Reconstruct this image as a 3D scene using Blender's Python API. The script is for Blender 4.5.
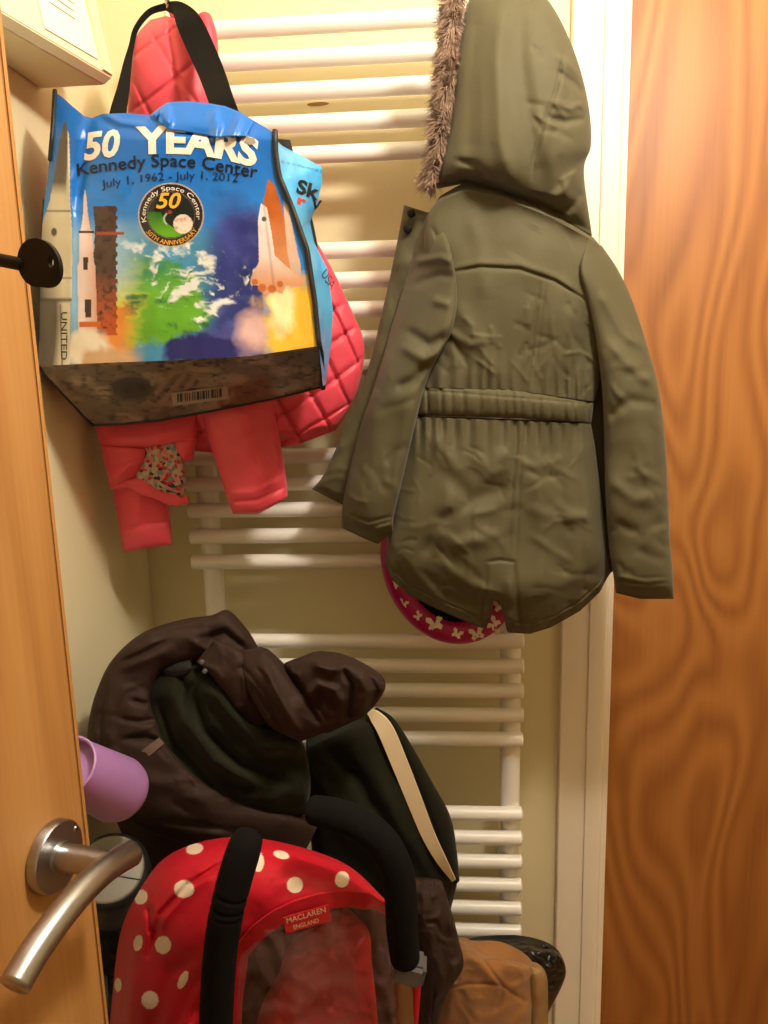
import bpy, bmesh, math, random
import numpy as np
from mathutils import Vector, Matrix

for o in list(bpy.data.objects):
    bpy.data.objects.remove(o, do_unlink=True)
SC = bpy.context.scene
COL = SC.collection

# ------------------------------------------------------------------ camera
F = 770.0
D, H = 1.25, 1.40                      # distance to the back wall, eye height
_d = np.array([104, 4078, 770.0]); _d /= np.linalg.norm(_d)
_n = np.array([54, -(104 * 54 + 770 * 770) / 4078.0, 770.0]); _n /= np.linalg.norm(_n)
_r = np.cross(_d, _n); _r /= np.linalg.norm(_r)
RM = np.array([_r, _n, -_d])           # world = RM @ camera vector (x right, y down, z forward)
CAM = np.array([0, -D, H])
cd = bpy.data.cameras.new('camera'); cam = bpy.data.objects.new('camera', cd); COL.objects.link(cam)
cd.sensor_fit = 'HORIZONTAL'; cd.sensor_width = 36; cd.lens = 36 * F / 768; cd.clip_start = 0.02
m = Matrix.Identity(4)
for i in range(3):
    m[i][0] = RM[i, 0]; m[i][1] = -RM[i, 1]; m[i][2] = -RM[i, 2]; m[i][3] = CAM[i]
cam.matrix_world = m
SC.camera = cam

# ------------------------------------------------------------------ world, exposure
w = bpy.data.worlds.new('world'); SC.world = w; w.use_nodes = True
w.node_tree.nodes['Background'].inputs[0].default_value = (1.0, 0.82, 0.6, 1)
w.node_tree.nodes['Background'].inputs[1].default_value = 0.01
SC.view_settings.view_transform = 'Standard'
SC.view_settings.look = 'None'
SC.view_settings.gamma = 1
SC.view_settings.exposure = 0.0
SC.view_settings.use_curve_mapping = False

LAMP = (0.33, -0.82, 2.14)
LAMP_W = 43.0
LAMP_RGB = (1.0, 0.875, 0.73)

# ------------------------------------------------------------------ helpers
def P(px, py, Y):
    """point on the vertical plane y=Y seen at a pixel (arrays allowed)"""
    px, py, Y = np.broadcast_arrays(np.asarray(px, float), np.asarray(py, float), np.asarray(Y, float))
    v = np.stack([px - 384, py - 512, np.full(px.shape, F)], -1) @ RM.T
    s = (Y + D) / v[..., 1]
    return CAM + v * s[..., None]

def PPL(px, py, p0, nn):
    v = RM @ np.array([px - 384, py - 512, F])
    return CAM + v * (np.dot(np.array(p0) - CAM, nn) / np.dot(v, nn))

def mpp(Y):
    return (Y + D) / F                 # rough metres per pixel at that plane

def _hash(ix, iy, seed):
    h = (ix * 374761393 + iy * 668265263 + seed * 1442695041) & 0xffffffff
    h = ((h ^ (h >> 13)) * 1274126177) & 0xffffffff
    return ((h ^ (h >> 16)) & 0xffff) / 65535.0

def vnoise(x, y, seed=0):
    x = np.asarray(x, float); y = np.asarray(y, float)
    ix = np.floor(x).astype(np.int64); iy = np.floor(y).astype(np.int64)
    fx = x - ix; fy = y - iy
    fx = fx * fx * fx * (fx * (fx * 6 - 15) + 10); fy = fy * fy * fy * (fy * (fy * 6 - 15) + 10)
    a = _hash(ix, iy, seed); b = _hash(ix + 1, iy, seed); c = _hash(ix, iy + 1, seed); d = _hash(ix + 1, iy + 1, seed)
    return (a * (1 - fx) + b * fx) * (1 - fy) + (c * (1 - fx) + d * fx) * fy

def fbm(x, y, seed=0, octv=4):
    t = 0; a = 0.5; s = 0
    for i in range(octv):
        t = t + a * vnoise(x, y, seed + i * 17); s += a; a *= 0.5; x = x * 2.03; y = y * 2.03
    return t / s

def wrinkle(px, py, scale=40, amp=0.003, seed=0, ax=1.0, ay=1.0, warp=0.6):
    x = px / scale * ax; y = py / scale * ay
    wx = fbm(x + 5.2, y + 1.3, seed + 91, 2) - .5; wy = fbm(x - 3.1, y + 7.7, seed + 57, 2) - .5
    n = fbm(x + wx * 2 * warp, y + wy * 2 * warp, seed, 3)
    r = 1 - np.abs(2 * n - 1)
    return amp * (r * r * 2 - 1.0)

def soft(px, py, scale=70, amp=0.004, seed=0, ax=1.0, ay=1.0):
    return amp * 2 * (fbm(px / scale * ax, py / scale * ay, seed, 2) - .5)

def creases(px, py, region, n, seed, ang=0.0, spread=.5, ln=(18, 45), wd=(2.0, 4.5), amp=(.0008, .002)):
    """scattered short fabric creases inside a pixel box"""
    rg_ = np.random.RandomState(seed); lst = []
    for _ in range(n):
        cx = rg_.uniform(region[0], region[2]); cy = rg_.uniform(region[1], region[3]); a = ang + rg_.normal(0, spread); l = rg_.uniform(*ln) / 2
        b = rg_.normal(0, .25) * l; s_ = rg_.choice((-1, 1))
        lst.append(([(cx - l * math.cos(a), cy - l * math.sin(a)), (cx - b * math.sin(a), cy + b * math.cos(a)), (cx + l * math.cos(a), cy + l * math.sin(a))], rg_.uniform(*wd), s_ * rg_.uniform(*amp)))
    return folds(px, py, lst)

def polydist(px, py, pts):
    best = np.full(np.shape(px), 1e9); tt = np.zeros(np.shape(px))
    L = [0.0]
    for a, b in zip(pts[:-1], pts[1:]):
        L.append(L[-1] + math.hypot(b[0] - a[0], b[1] - a[1]))
    for i, (a, b) in enumerate(zip(pts[:-1], pts[1:])):
        dx, dy = b[0] - a[0], b[1] - a[1]; l2 = dx * dx + dy * dy + 1e-9
        t = np.clip(((px - a[0]) * dx + (py - a[1]) * dy) / l2, 0, 1)
        d = np.hypot(px - a[0] - t * dx, py - a[1] - t * dy)
        m_ = d < best
        best = np.where(m_, d, best); tt = np.where(m_, (L[i] + t * math.sqrt(l2)) / L[-1], tt)
    return best, tt

def folds(px, py, lst):
    out = np.zeros(np.shape(px))
    for pts, wd, amp in lst:
        d, t = polydist(px, py, pts)
        out += amp * np.exp(-(d / wd) ** 2) * np.clip(np.minimum(t, 1 - t) * 5 + .25, 0, 1)
    return out

def inside(px, py, poly):
    c = np.zeros(np.shape(px), bool); n = len(poly)
    for i in range(n):
        x0, y0 = poly[i]; x1, y1 = poly[(i + 1) % n]
        if y0 == y1: continue
        cond = ((y0 > py) != (y1 > py)) & (px < (x1 - x0) * (py - y0) / (y1 - y0) + x0)
        c ^= cond
    return c

def cr(pts, n):
    """Catmull-Rom resample of rows of numbers, uniform in index"""
    pts = np.asarray(pts, float); k = len(pts)
    t = np.linspace(0, k - 1, n); i = np.clip(t.astype(int), 0, k - 2); f = (t - i).reshape((-1,) + (1,) * (pts.ndim - 1))
    p1 = pts[i]; p2 = pts[i + 1]
    p0 = np.where((i > 0).reshape(f.shape), pts[np.maximum(i - 1, 0)], 2 * p1 - p2)
    p3 = np.where((i < k - 2).reshape(f.shape), pts[np.minimum(i + 2, k - 1)], 2 * p2 - p1)
    return .5 * (2 * p1 + (p2 - p0) * f + (2 * p0 - 5 * p1 + 4 * p2 - p3) * f * f + (3 * p1 - p0 - 3 * p2 + p3) * f ** 3)

def along(pts, u):
    """points of a polyline at arc length fractions u"""
    pts = np.asarray(pts, float)
    s = np.r_[0, np.cumsum(np.linalg.norm(np.diff(pts, axis=0), axis=1))]; s /= s[-1]
    return np.stack([np.interp(u, s, pts[:, j]) for j in range(pts.shape[1])], -1)

# ---- objects
def mesh_obj(name, verts, faces, mat, parent=None, smooth=True, cols=None):
    me = bpy.data.meshes.new(name)
    me.from_pydata([tuple(v) for v in np.asarray(verts, float)], [], [tuple(int(i) for i in f) for f in faces])
    me.update()
    return link(name, me, mat, parent, smooth, cols)

def link(name, me, mat, parent=None, smooth=True, cols=None):
    if smooth:
        me.polygons.foreach_set('use_smooth', [True] * len(me.polygons))
    if cols is not None:
        a = me.color_attributes.new('Col', 'FLOAT_COLOR', 'POINT')
        c = np.ones((len(me.vertices), 4), np.float32); c[:, :3] = cols
        a.data.foreach_set('color', c.ravel())
    if mat: me.materials.append(mat)
    o = bpy.data.objects.new(name, me); COL.objects.link(o)
    if parent is not None: setparent(o, parent)
    return o

def origin(o):
    v = Vector(o.location)
    while o.parent: o = o.parent; v += Vector(o.location)
    return v

def setparent(o, parent):
    w_ = origin(o)
    o.parent = parent
    o.location = w_ - origin(parent)

def thing(name, label, cat, loc, group=None):
    o = bpy.data.objects.new(name, None); COL.objects.link(o); o.location = loc
    o.empty_display_size = 0.05
    tag(o, label, cat, group); return o

def tag(o, label, cat, group=None):
    o['label'] = label; o['category'] = cat
    if group: o['group'] = group
    return o

def struct(o): o['kind'] = 'structure'; return o

def bmobj(name, bm, mat, parent=None, smooth=False, cols=None):
    bmesh.ops.recalc_face_normals(bm, faces=bm.faces[:])
    me = bpy.data.meshes.new(name); bm.to_mesh(me); bm.free()
    return link(name, me, mat, parent, smooth, cols)

def autosmooth(o, ang=35):
    bm = bmesh.new(); bm.from_mesh(o.data)
    for e in bm.edges:
        if len(e.link_faces) == 2 and e.calc_face_angle(0) > math.radians(ang): e.smooth = False
    for f in bm.faces: f.smooth = True
    bm.to_mesh(o.data); bm.free(); return o

def box(name, x0, x1, y0, y1, z0, z1, mat, parent=None, bev=0.0):
    bm = bmesh.new(); bmesh.ops.create_cube(bm, size=1)
    for v in bm.verts:
        v.co = ((x0 + x1) / 2 + v.co.x * (x1 - x0), (y0 + y1) / 2 + v.co.y * (y1 - y0), (z0 + z1) / 2 + v.co.z * (z1 - z0))
    if bev: bmesh.ops.bevel(bm, geom=bm.edges[:], offset=bev, segments=2, affect='EDGES', profile=.6)
    o = bmobj(name, bm, mat, parent)
    return autosmooth(o) if bev else o

def lathe(name, prof, base, axis, mat, parent=None, seg=40):
    """prof [(r, h)] turned about an axis from base"""
    ax = Vector(axis).normalized(); q = Vector((0, 0, 1)).rotation_difference(ax)
    vs, fs = [], []
    for r, h in prof:
        for k in range(seg):
            a = 2 * math.pi * k / seg
            vs.append(Vector(base) + q @ Vector((r * math.cos(a), r * math.sin(a), h)))
    for i in range(len(prof) - 1):
        for k in range(seg):
            a = i * seg + k; b = i * seg + (k + 1) % seg
            fs.append((a, b, b + seg, a + seg))
    fs.append(tuple(range(seg))[::-1]); fs.append(tuple(range((len(prof) - 1) * seg, len(prof) * seg)))
    return autosmooth(mesh_obj(name, vs, fs, mat, parent), 40)

def wtube(name, pts, rad, mat, parent=None, n=None, seg=16, flat=1.0, disp=None, cap=True, up=(0, 1, 0)):
    """tube through world points; rad per point; flat squeezes it along `up`"""
    n = n or len(pts) * 8
    rad = np.broadcast_to(np.asarray(rad, float), (len(pts),))
    c = cr(np.c_[np.asarray(pts, float), rad], n); r = c[:, 3]; c = c[:, :3]
    t = np.gradient(c, axis=0); t /= np.linalg.norm(t, axis=1)[:, None]
    if cap:                                # rounded ends
        k = 5; a = np.linspace(0, math.pi / 2, k + 1)[1:]
        s0 = [(c[0] - t[0] * r[0] * math.sin(x) * .6, r[0] * max(math.cos(x), .02), t[0]) for x in a][::-1]
        s1 = [(c[-1] + t[-1] * r[-1] * math.sin(x) * .6, r[-1] * max(math.cos(x), .02), t[-1]) for x in a]
        c = np.r_[[x[0] for x in s0], c, [x[0] for x in s1]]; r = np.r_[[x[1] for x in s0], r, [x[1] for x in s1]]
        t = np.r_[[x[2] for x in s0], t, [x[2] for x in s1]]
    up = np.asarray(up, float)
    A = up - (t @ up)[:, None] * t; A /= np.linalg.norm(A, axis=1)[:, None] + 1e-9
    B = np.cross(t, A)
    th = np.linspace(0, 2 * math.pi, seg, endpoint=False)
    dirs = A[:, None] * (np.cos(th) * flat)[None, :, None] + B[:, None] * np.sin(th)[None, :, None]
    rr = r[:, None] * np.ones((1, seg))
    if disp is not None:
        rr = rr + disp(np.linspace(0, 1, len(c))[:, None], th[None, :]) * np.clip(r / (r.max() * .6), 0, 1)[:, None]
    vs = (c[:, None] + dirs * rr[..., None]).reshape(-1, 3)
    fs = []
    for i in range(len(c) - 1):
        for k in range(seg):
            a = i * seg + k; b = i * seg + (k + 1) % seg
            fs.append((a, b, b + seg, a + seg))
    fs.append(tuple(range(seg))[::-1]); fs.append(tuple(range((len(c) - 1) * seg, len(c) * seg)))
    return mesh_obj(name, vs, fs, mat, parent)

def tube(name, path, mat, parent=None, **kw):
    """path of (px, py, Y, radius in px)"""
    a = np.asarray(path, float)
    return wtube(name, P(a[:, 0], a[:, 1], a[:, 2]), a[:, 3] * (a[:, 2] + D) / F, mat, parent, **kw)

def ribbon(name, path, mat, parent=None, th=0.002, n=60, sub=3):
    """flat band facing the room; path of (px, py, Y, width px)"""
    a = cr(path, n); tx = np.gradient(a[:, 0]); ty = np.gradient(a[:, 1]); l = np.hypot(tx, ty) + 1e-9
    nx, ny = -ty / l, tx / l
    vs = []
    for s in np.linspace(-.5, .5, sub + 1):
        vs.append(P(a[:, 0] + nx * a[:, 3] * s, a[:, 1] + ny * a[:, 3] * s, a[:, 2]))
    k = sub + 1; V = np.stack(vs, 1)
    V = np.concatenate([V, V[:, ::-1] + np.array([0, th, 0])], 1)
    m_ = 2 * k; fs = []
    for i in range(n - 1):
        for j in range(m_):
            fs.append((i * m_ + j, i * m_ + (j + 1) % m_, (i + 1) * m_ + (j + 1) % m_, (i + 1) * m_ + j))
    fs.append(tuple(range(m_))[::-1]); fs.append(tuple(range((n - 1) * m_, n * m_)))
    return autosmooth(mesh_obj(name, V.reshape(-1, 3), fs, mat, parent), 50)

def loft(name, rows, mat, parent=None, n=70, nv=110, disp=None, q=.7, color=None, ends=(1, 1)):
    """soft closed body. rows: (polyline px left to right, Y, front, back)"""
    u = (1 - np.cos(np.linspace(0, math.pi, n + 1))) / 2
    R = np.stack([along(r[0], u) for r in rows]); R = cr(R, nv)
    dd = cr([[*(r[1] if isinstance(r[1], tuple) else (r[1], r[1])), r[2], r[3]] for r in rows], nv)
    px, py = R[..., 0], R[..., 1]; Y, fr, ba = dd[:, :1] * (1 - u) + dd[:, 1:2] * u, np.maximum(dd[:, 2:3], .002), np.maximum(dd[:, 3:4], .002)
    s = np.sqrt(np.clip(1 - (2 * u - 1) ** 2, 0, 1))[None, :]
    e = s ** q
    df = disp(px, py) * np.clip(s * 2.2, 0, 1) if disp is not None else 0
    tv = np.linspace(0, 1, nv)
    vend = np.clip(np.minimum(tv if ends[0] else tv + 1, 1 - tv if ends[1] else 2 - tv) * 14, .15, 1)[:, None] ** .5
    yf = Y - fr * e * vend - df
    front = P(px, py, yf)
    back = P(px, py, Y + 0 * px); back[..., 1] += (ba * e * vend)
    V = np.concatenate([front, back[:, -2:0:-1]], 1); k = V.shape[1]
    fs = []
    for i in range(nv - 1):
        for j in range(k):
            fs.append((i * k + j, i * k + (j + 1) % k, (i + 1) * k + (j + 1) % k, (i + 1) * k + j))
    # ends: join front to back across
    for i0, flip in ((0, False), ((nv - 1) * k, True)):
        for j in range(n):
            a = i0 + j; b = i0 + j + 1; c_ = i0 + (k - j - 1) % k; d_ = i0 + (k - j) % k
            f = [a, d_, c_, b] if j > 0 else [a, c_, b]
            if b == c_: f = [a, d_, b]
            f = list(dict.fromkeys(f))
            if len(f) > 2: fs.append(f[::-1] if flip else f)
    cols = None
    if color is not None:
        pxx = np.concatenate([px, px[:, -2:0:-1]], 1); pyy = np.concatenate([py, py[:, -2:0:-1]], 1)
        cols = color(pxx, pyy).reshape(-1, 3)
    return mesh_obj(name, V.reshape(-1, 3), fs, mat, parent, cols=cols)

def sheet(name, rows, mat, parent=None, n=60, nv=60, disp=None, th=.002, color=None, bulge=0.0):
    """thin cloth. rows: list of polylines of (px, py, Y)"""
    u = np.linspace(0, 1, n + 1)
    R = cr(np.stack([along(cr(r, max(len(r) * 8, 2)) if len(r) > 2 else r, u) for r in rows]), nv)
    px, py, Y = R[..., 0], R[..., 1], R[..., 2]
    Y = Y - bulge * np.sin(np.pi * u)[None, :] * np.sin(np.pi * np.linspace(0, 1, nv))[:, None]
    if disp is not None: Y = Y - disp(px, py)
    f_ = P(px, py, Y); b_ = f_ + np.array([0, th, 0])
    k = n + 1; N = nv * k
    V = np.concatenate([f_.reshape(-1, 3), b_.reshape(-1, 3)]); fs = []
    for i in range(nv - 1):
        for j in range(n):
            a = i * k + j
            fs.append((a, a + 1, a + 1 + k, a + k)); fs.append((N + a, N + a + k, N + a + 1 + k, N + a + 1))
    ring = [j for j in range(k)] + [i * k + n for i in range(1, nv)] + [(nv - 1) * k + j for j in range(n - 1, -1, -1)] + [i * k for i in range(nv - 2, 0, -1)]
    for a, b in zip(ring, ring[1:] + ring[:1]): fs.append((a, N + a, N + b, b))
    cols = None
    if color is not None:
        c = color(px, py).reshape(-1, 3); cols = np.concatenate([c, c])
    return mesh_obj(name, V, fs, mat, parent, cols=cols)

def text_mesh(s, bold=0.0, shear=0.0, spacing=1.0):
    cu = bpy.data.curves.new('lettering', 'FONT'); cu.body = s; cu.offset = bold; cu.shear = shear; cu.space_character = spacing
    cu.resolution_u = 3
    ob = bpy.data.objects.new('lettering', cu); COL.objects.link(ob)
    bpy.context.view_layer.update()
    me = bpy.data.meshes.new_from_object(ob.evaluated_get(bpy.context.evaluated_depsgraph_get()))
    bpy.data.objects.remove(ob); bpy.data.curves.remove(cu)
    bm = bmesh.new(); bm.from_mesh(me); bpy.data.meshes.remove(me)
    bmesh.ops.triangulate(bm, faces=bm.faces[:])
    for _ in range(3):
        long_ = [e for e in bm.edges if e.calc_length() > .14]
        if not long_: break
        bmesh.ops.subdivide_edges(bm, edges=long_, cuts=1)
        bmesh.ops.triangulate(bm, faces=bm.faces[:])
    return bm

def text_map(name, s, fn, mat, parent, bold=0.0, shear=0.0, spacing=1.0):
    """fn(t, h): t 0..1 along the text, h height in cap heights -> world points"""
    bm = text_mesh(s, bold, shear, spacing)
    co = np.array([v.co[:] for v in bm.verts]); x0, x1 = co[:, 0].min(), co[:, 0].max()
    W = fn((co[:, 0] - x0) / (x1 - x0), co[:, 1] / .69)
    for v, w_ in zip(bm.verts, W): v.co = w_
    me = bpy.data.meshes.new(name); bm.to_mesh(me); bm.free()
    return link(name, me, mat, parent, False)

def px_text(name, s, base, cap, g, mat, parent, off=.0009, **kw):
    """base: polyline of baseline px; cap: cap height px; g(px,py)->Y of the surface"""
    base = np.asarray(base, float)
    def fn(t, h):
        b = along(base, np.clip(t, 0, 1)); d = np.gradient(along(base, np.linspace(0, 1, 30)), axis=0)
        sl = np.interp(t, np.linspace(0, 1, 30), d[:, 1] / d[:, 0])
        x = b[:, 0] + h * cap * sl * .6; y = b[:, 1] - h * cap
        return P(x, y, g(x, y) - off)
    return text_map(name, s, fn, mat, parent, **kw)

# ------------------------------------------------------------------ materials
def lin(c):
    c = np.asarray(c, float) / 255.0
    return np.where(c <= .04045, c / 12.92, ((c + .055) / 1.055) ** 2.4)
def L4(c): return tuple(lin(c)) + (1.0,)

def mat_new(name):
    m_ = bpy.data.materials.new(name); m_.use_nodes = True
    return m_, m_.node_tree, m_.node_tree.nodes['Principled BSDF']

def nd(nt, typ, **kw):
    n_ = nt.nodes.new(typ)
    for k, v in kw.items():
        if k.startswith('i_'): n_.inputs[int(k[2:]) if k[2:].isdigit() else k[2:]].default_value = v
        else: setattr(n_, k, v)
    return n_

def plain(name, rgb, rough=.5, metal=0.0, var=.06, scale=30, bump=0.0, bscale=200, spec=.5, sheen=0.0, stretch=(1, 1, 1), coat=0.0):
    m_, nt, b = mat_new(name)
    tc = nd(nt, 'ShaderNodeTexCoord'); mp = nd(nt, 'ShaderNodeMapping'); mp.inputs['Scale'].default_value = stretch
    nt.links.new(tc.outputs['Object'], mp.inputs[0])
    nz = nd(nt, 'ShaderNodeTexNoise'); nz.inputs['Scale'].default_value = scale; nz.inputs['Detail'].default_value = 5
    nt.links.new(mp.outputs[0], nz.inputs['Vector'])
    rp = nd(nt, 'ShaderNodeValToRGB'); c = lin(rgb)
    rp.color_ramp.elements[0].position = .3; rp.color_ramp.elements[1].position = .7
    rp.color_ramp.elements[0].color = tuple(np.clip(c * (1 - var), 0, 1)) + (1,); rp.color_ramp.elements[1].color = tuple(np.clip(c * (1 + var), 0, 1)) + (1,)
    nt.links.new(nz.outputs['Fac'], rp.inputs[0]); nt.links.new(rp.outputs[0], b.inputs['Base Color'])
    b.inputs['Roughness'].default_value = rough; b.inputs['Metallic'].default_value = metal
    b.inputs['Specular IOR Level'].default_value = spec; b.inputs['Sheen Weight'].default_value = sheen
    b.inputs['Coat Weight'].default_value = coat
    if bump:
        n2 = nd(nt, 'ShaderNodeTexNoise'); n2.inputs['Scale'].default_value = bscale; n2.inputs['Detail'].default_value = 4
        nt.links.new(mp.outputs[0], n2.inputs['Vector'])
        bp = nd(nt, 'ShaderNodeBump'); bp.inputs['Strength'].default_value = bump; bp.inputs['Distance'].default_value = .002
        nt.links.new(n2.outputs['Fac'], bp.inputs['Height']); nt.links.new(bp.outputs[0], b.inputs['Normal'])
    return m_

def painted(name, rough=.45, spec=.4, bump=.0, bscale=60):
    m_, nt, b = mat_new(name)
    a = nd(nt, 'ShaderNodeAttribute', attribute_name='Col'); nt.links.new(a.outputs['Color'], b.inputs['Base Color'])
    b.inputs['Roughness'].default_value = rough; b.inputs['Specular IOR Level'].default_value = spec
    if bump:
        tc = nd(nt, 'ShaderNodeTexCoord'); n2 = nd(nt, 'ShaderNodeTexNoise'); n2.inputs['Scale'].default_value = bscale; n2.inputs['Detail'].default_value = 5
        nt.links.new(tc.outputs['Object'], n2.inputs['Vector'])
        bp = nd(nt, 'ShaderNodeBump'); bp.inputs['Strength'].default_value = bump; bp.inputs['Distance'].default_value = .004
        nt.links.new(n2.outputs['Fac'], bp.inputs['Height']); nt.links.new(bp.outputs[0], b.inputs['Normal'])
    return m_

def veneer(name, stops, contour, nscale, stretch, fine, rough=.35, offset=(0, 0, 0), mixf=.35):
    """wood: contour lines of a stretched noise field plus fine fibres"""
    m_, nt, b = mat_new(name); lk = nt.links.new
    tc = nd(nt, 'ShaderNodeTexCoord'); mp = nd(nt, 'ShaderNodeMapping'); mp.inputs['Scale'].default_value = stretch; mp.inputs['Location'].default_value = offset
    lk(tc.outputs['Object'], mp.inputs[0])
    n1 = nd(nt, 'ShaderNodeTexNoise'); n1.inputs['Scale'].default_value = nscale; n1.inputs['Detail'].default_value = 1.5; n1.inputs['Roughness'].default_value = .4
    n1.inputs['Distortion'].default_value = .35
    lk(mp.outputs[0], n1.inputs['Vector'])
    mu = nd(nt, 'ShaderNodeMath', operation='MULTIPLY'); mu.inputs[1].default_value = contour; lk(n1.outputs['Fac'], mu.inputs[0])
    sn = nd(nt, 'ShaderNodeMath', operation='SINE'); lk(mu.outputs[0], sn.inputs[0])
    ma = nd(nt, 'ShaderNodeMath', operation='MULTIPLY_ADD'); ma.inputs[1].default_value = .5; ma.inputs[2].default_value = .5; lk(sn.outputs[0], ma.inputs[0])
    m2 = nd(nt, 'ShaderNodeMapping'); m2.inputs['Scale'].default_value = (fine, fine, fine * .03); lk(tc.outputs['Object'], m2.inputs[0])
    n2 = nd(nt, 'ShaderNodeTexNoise'); n2.inputs['Scale'].default_value = 1; n2.inputs['Detail'].default_value = 4; lk(m2.outputs[0], n2.inputs['Vector'])
    n3 = nd(nt, 'ShaderNodeTexNoise'); n3.inputs['Scale'].default_value = 1.3; n3.inputs['Detail'].default_value = 2; lk(mp.outputs[0], n3.inputs['Vector'])
    mx = nd(nt, 'ShaderNodeMix'); mx.inputs[0].default_value = mixf; lk(ma.outputs[0], mx.inputs[2]); lk(n2.outputs['Fac'], mx.inputs[3])
    mx2 = nd(nt, 'ShaderNodeMix'); mx2.inputs[0].default_value = .3; lk(mx.outputs[0], mx2.inputs[2]); lk(n3.outputs['Fac'], mx2.inputs[3])
    rp = nd(nt, 'ShaderNodeValToRGB'); el = rp.color_ramp.elements
    el[0].position, el[0].color = stops[0][0], L4(stops[0][1]); el[1].position, el[1].color = stops[-1][0], L4(stops[-1][1])
    for p_, c_ in stops[1:-1]: e = el.new(p_); e.color = L4(c_)
    lk(mx2.outputs[0], rp.inputs[0]); lk(rp.outputs[0], b.inputs['Base Color'])
    b.inputs['Roughness'].default_value = rough
    bp = nd(nt, 'ShaderNodeBump'); bp.inputs['Strength'].default_value = .12; bp.inputs['Distance'].default_value = .001
    lk(n2.outputs['Fac'], bp.inputs['Height']); lk(bp.outputs[0], b.inputs['Normal'])
    return m_

M = {}
M['wall'] = plain('cream_wall_paint', (232, 221, 182), .75, var=.02, scale=8, bump=.15, bscale=120)
M['ceiling'] = plain('ceiling_paint', (240, 234, 215), .8, var=.02)
M['floor'] = veneer('floor_boards', [(.2, (120, 85, 50)), (.8, (160, 118, 74))], 30, 1.5, (5, 1, 1), 90)
M['enamel'] = plain('white_enamel', (246, 243, 236), .32, var=.015, scale=20, coat=.2)
M['gloss'] = plain('white_gloss_paint', (244, 234, 216), .45, var=.02, scale=14, bump=.08, bscale=60)
M['plywood'] = veneer('orange_plywood_veneer', [(.12, (134, 80, 35)), (.34, (158, 99, 46)), (.6, (172, 112, 54)), (.9, (186, 127, 66))], 92, 1.0, (5.0, 5.0, 1.5), 190, .5, (1.2, 0, .9), .42)
M['oak'] = veneer('pale_oak_veneer', [(.2, (162, 112, 58)), (.5, (180, 130, 74)), (.85, (194, 148, 90))], 22, 1.0, (14, 14, .8), 260, .5, (0, 0, 0), .6)
M['lipping'] = veneer('oak_lipping', [(.2, (168, 118, 62)), (.85, (196, 146, 88))], 12, 1.0, (20, 20, .8), 260, .45, (3, 0, 0), .6)
M['steel'] = plain('brushed_steel', (172, 172, 176), .3, 1.0, .05, 60, .05, 300, stretch=(1, 1, 8))
M['chrome'] = plain('chrome', (210, 208, 204), .15, 1.0, .02)
M['black_metal'] = plain('black_metal', (12, 10, 10), .55, var=.1, spec=.25)
M['olive'] = plain('olive_polyester', (80, 75, 48), .75, var=.05, scale=25, bump=.18, bscale=700, sheen=.1)
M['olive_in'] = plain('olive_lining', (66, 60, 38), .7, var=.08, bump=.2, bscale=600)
M['olive_thread'] = plain('olive_thread', (84, 76, 48), .7, var=.05)
M['fur'] = plain('faux_fur', (158, 132, 112), .8, var=.4, scale=60)
M['coral'] = plain('coral_pink_nylon', (226, 70, 90), .5, var=.04, scale=25, bump=.15, bscale=500, sheen=.1)
M['magenta'] = plain('magenta_plastic', (172, 14, 96), .35, var=.04)
M['white_print'] = plain('white_print', (236, 226, 214), .5, var=.03)
M['black_foam'] = plain('black_foam', (14, 13, 13), .95, var=.15, scale=80, bump=.2, bscale=400, spec=.15)
M['black_web'] = plain('black_webbing', (14, 13, 12), .8, var=.12, scale=90, bump=.3, bscale=500, spec=.15)
M['black_bind'] = plain('black_binding', (24, 22, 22), .5, var=.2, scale=90, bump=.3, bscale=300)
M['bag_print'] = painted('bag_print', .33, .5, .25, 45)
M['ink_black'] = plain('ink_black', (14, 16, 30), .4)
M['ink_navy'] = plain('ink_navy', (14, 30, 70), .4)
M['ink_gold'] = plain('ink_gold', (236, 172, 44), .4)
M['ink_red'] = plain('ink_red', (214, 60, 52), .4)
M['ink_grey'] = plain('ink_grey', (150, 142, 126), .6)
M['ink_cream'] = plain('ink_cream', (240, 206, 178), .5)
M['brown'] = plain('brown_nylon', (50, 34, 28), .75, var=.08, scale=25, bump=.2, bscale=500, spec=.3)
M['green'] = plain('dark_green_fleece', (30, 31, 19), .95, var=.12, scale=50, bump=.35, bscale=400, spec=.1, sheen=.08)
M['cream_tape'] = plain('cream_tape', (226, 206, 168), .6, var=.04)
M['grey_tape'] = plain('grey_reflective_tape', (120, 100, 92), .45)
M['lilac'] = plain('lilac_plastic', (178, 132, 196), .42, var=.03)
M['lid_grey'] = plain('grey_lid', (126, 122, 108), .5, var=.04)
M['black_plastic'] = plain('black_plastic', (26, 25, 25), .5, var=.1)
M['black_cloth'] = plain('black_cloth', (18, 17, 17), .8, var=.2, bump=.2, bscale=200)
M['red_dots'] = painted('red_dotted_nylon', .55, .35, .15, 120)
M['red'] = plain('red_nylon', (190, 22, 42), .55, var=.05, bump=.2, bscale=150)
M['dark_mesh'] = plain('dark_brown_mesh', (62, 36, 32), .85, var=.2, scale=120)
M['alu'] = plain('aluminium_tube', (170, 150, 135), .4, 1.0)
M['clip'] = plain('grey_clip_plastic', (84, 82, 82), .35)
M['suede'] = plain('tan_suede', (150, 104, 60), .92, var=.16, scale=22, bump=.3, bscale=120, spec=.15, sheen=.25)
M['suede_edge'] = plain('suede_edge', (158, 126, 84), .9, var=.1, scale=40, bump=.3, bscale=150, spec=.15)
M['shiny_black'] = plain('shiny_black_plastic', (14, 14, 16), .3, var=.2, scale=20, bump=.2, bscale=40)
M['box_white'] = plain('white_box_plastic', (244, 230, 190), .55, var=.02)
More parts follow.
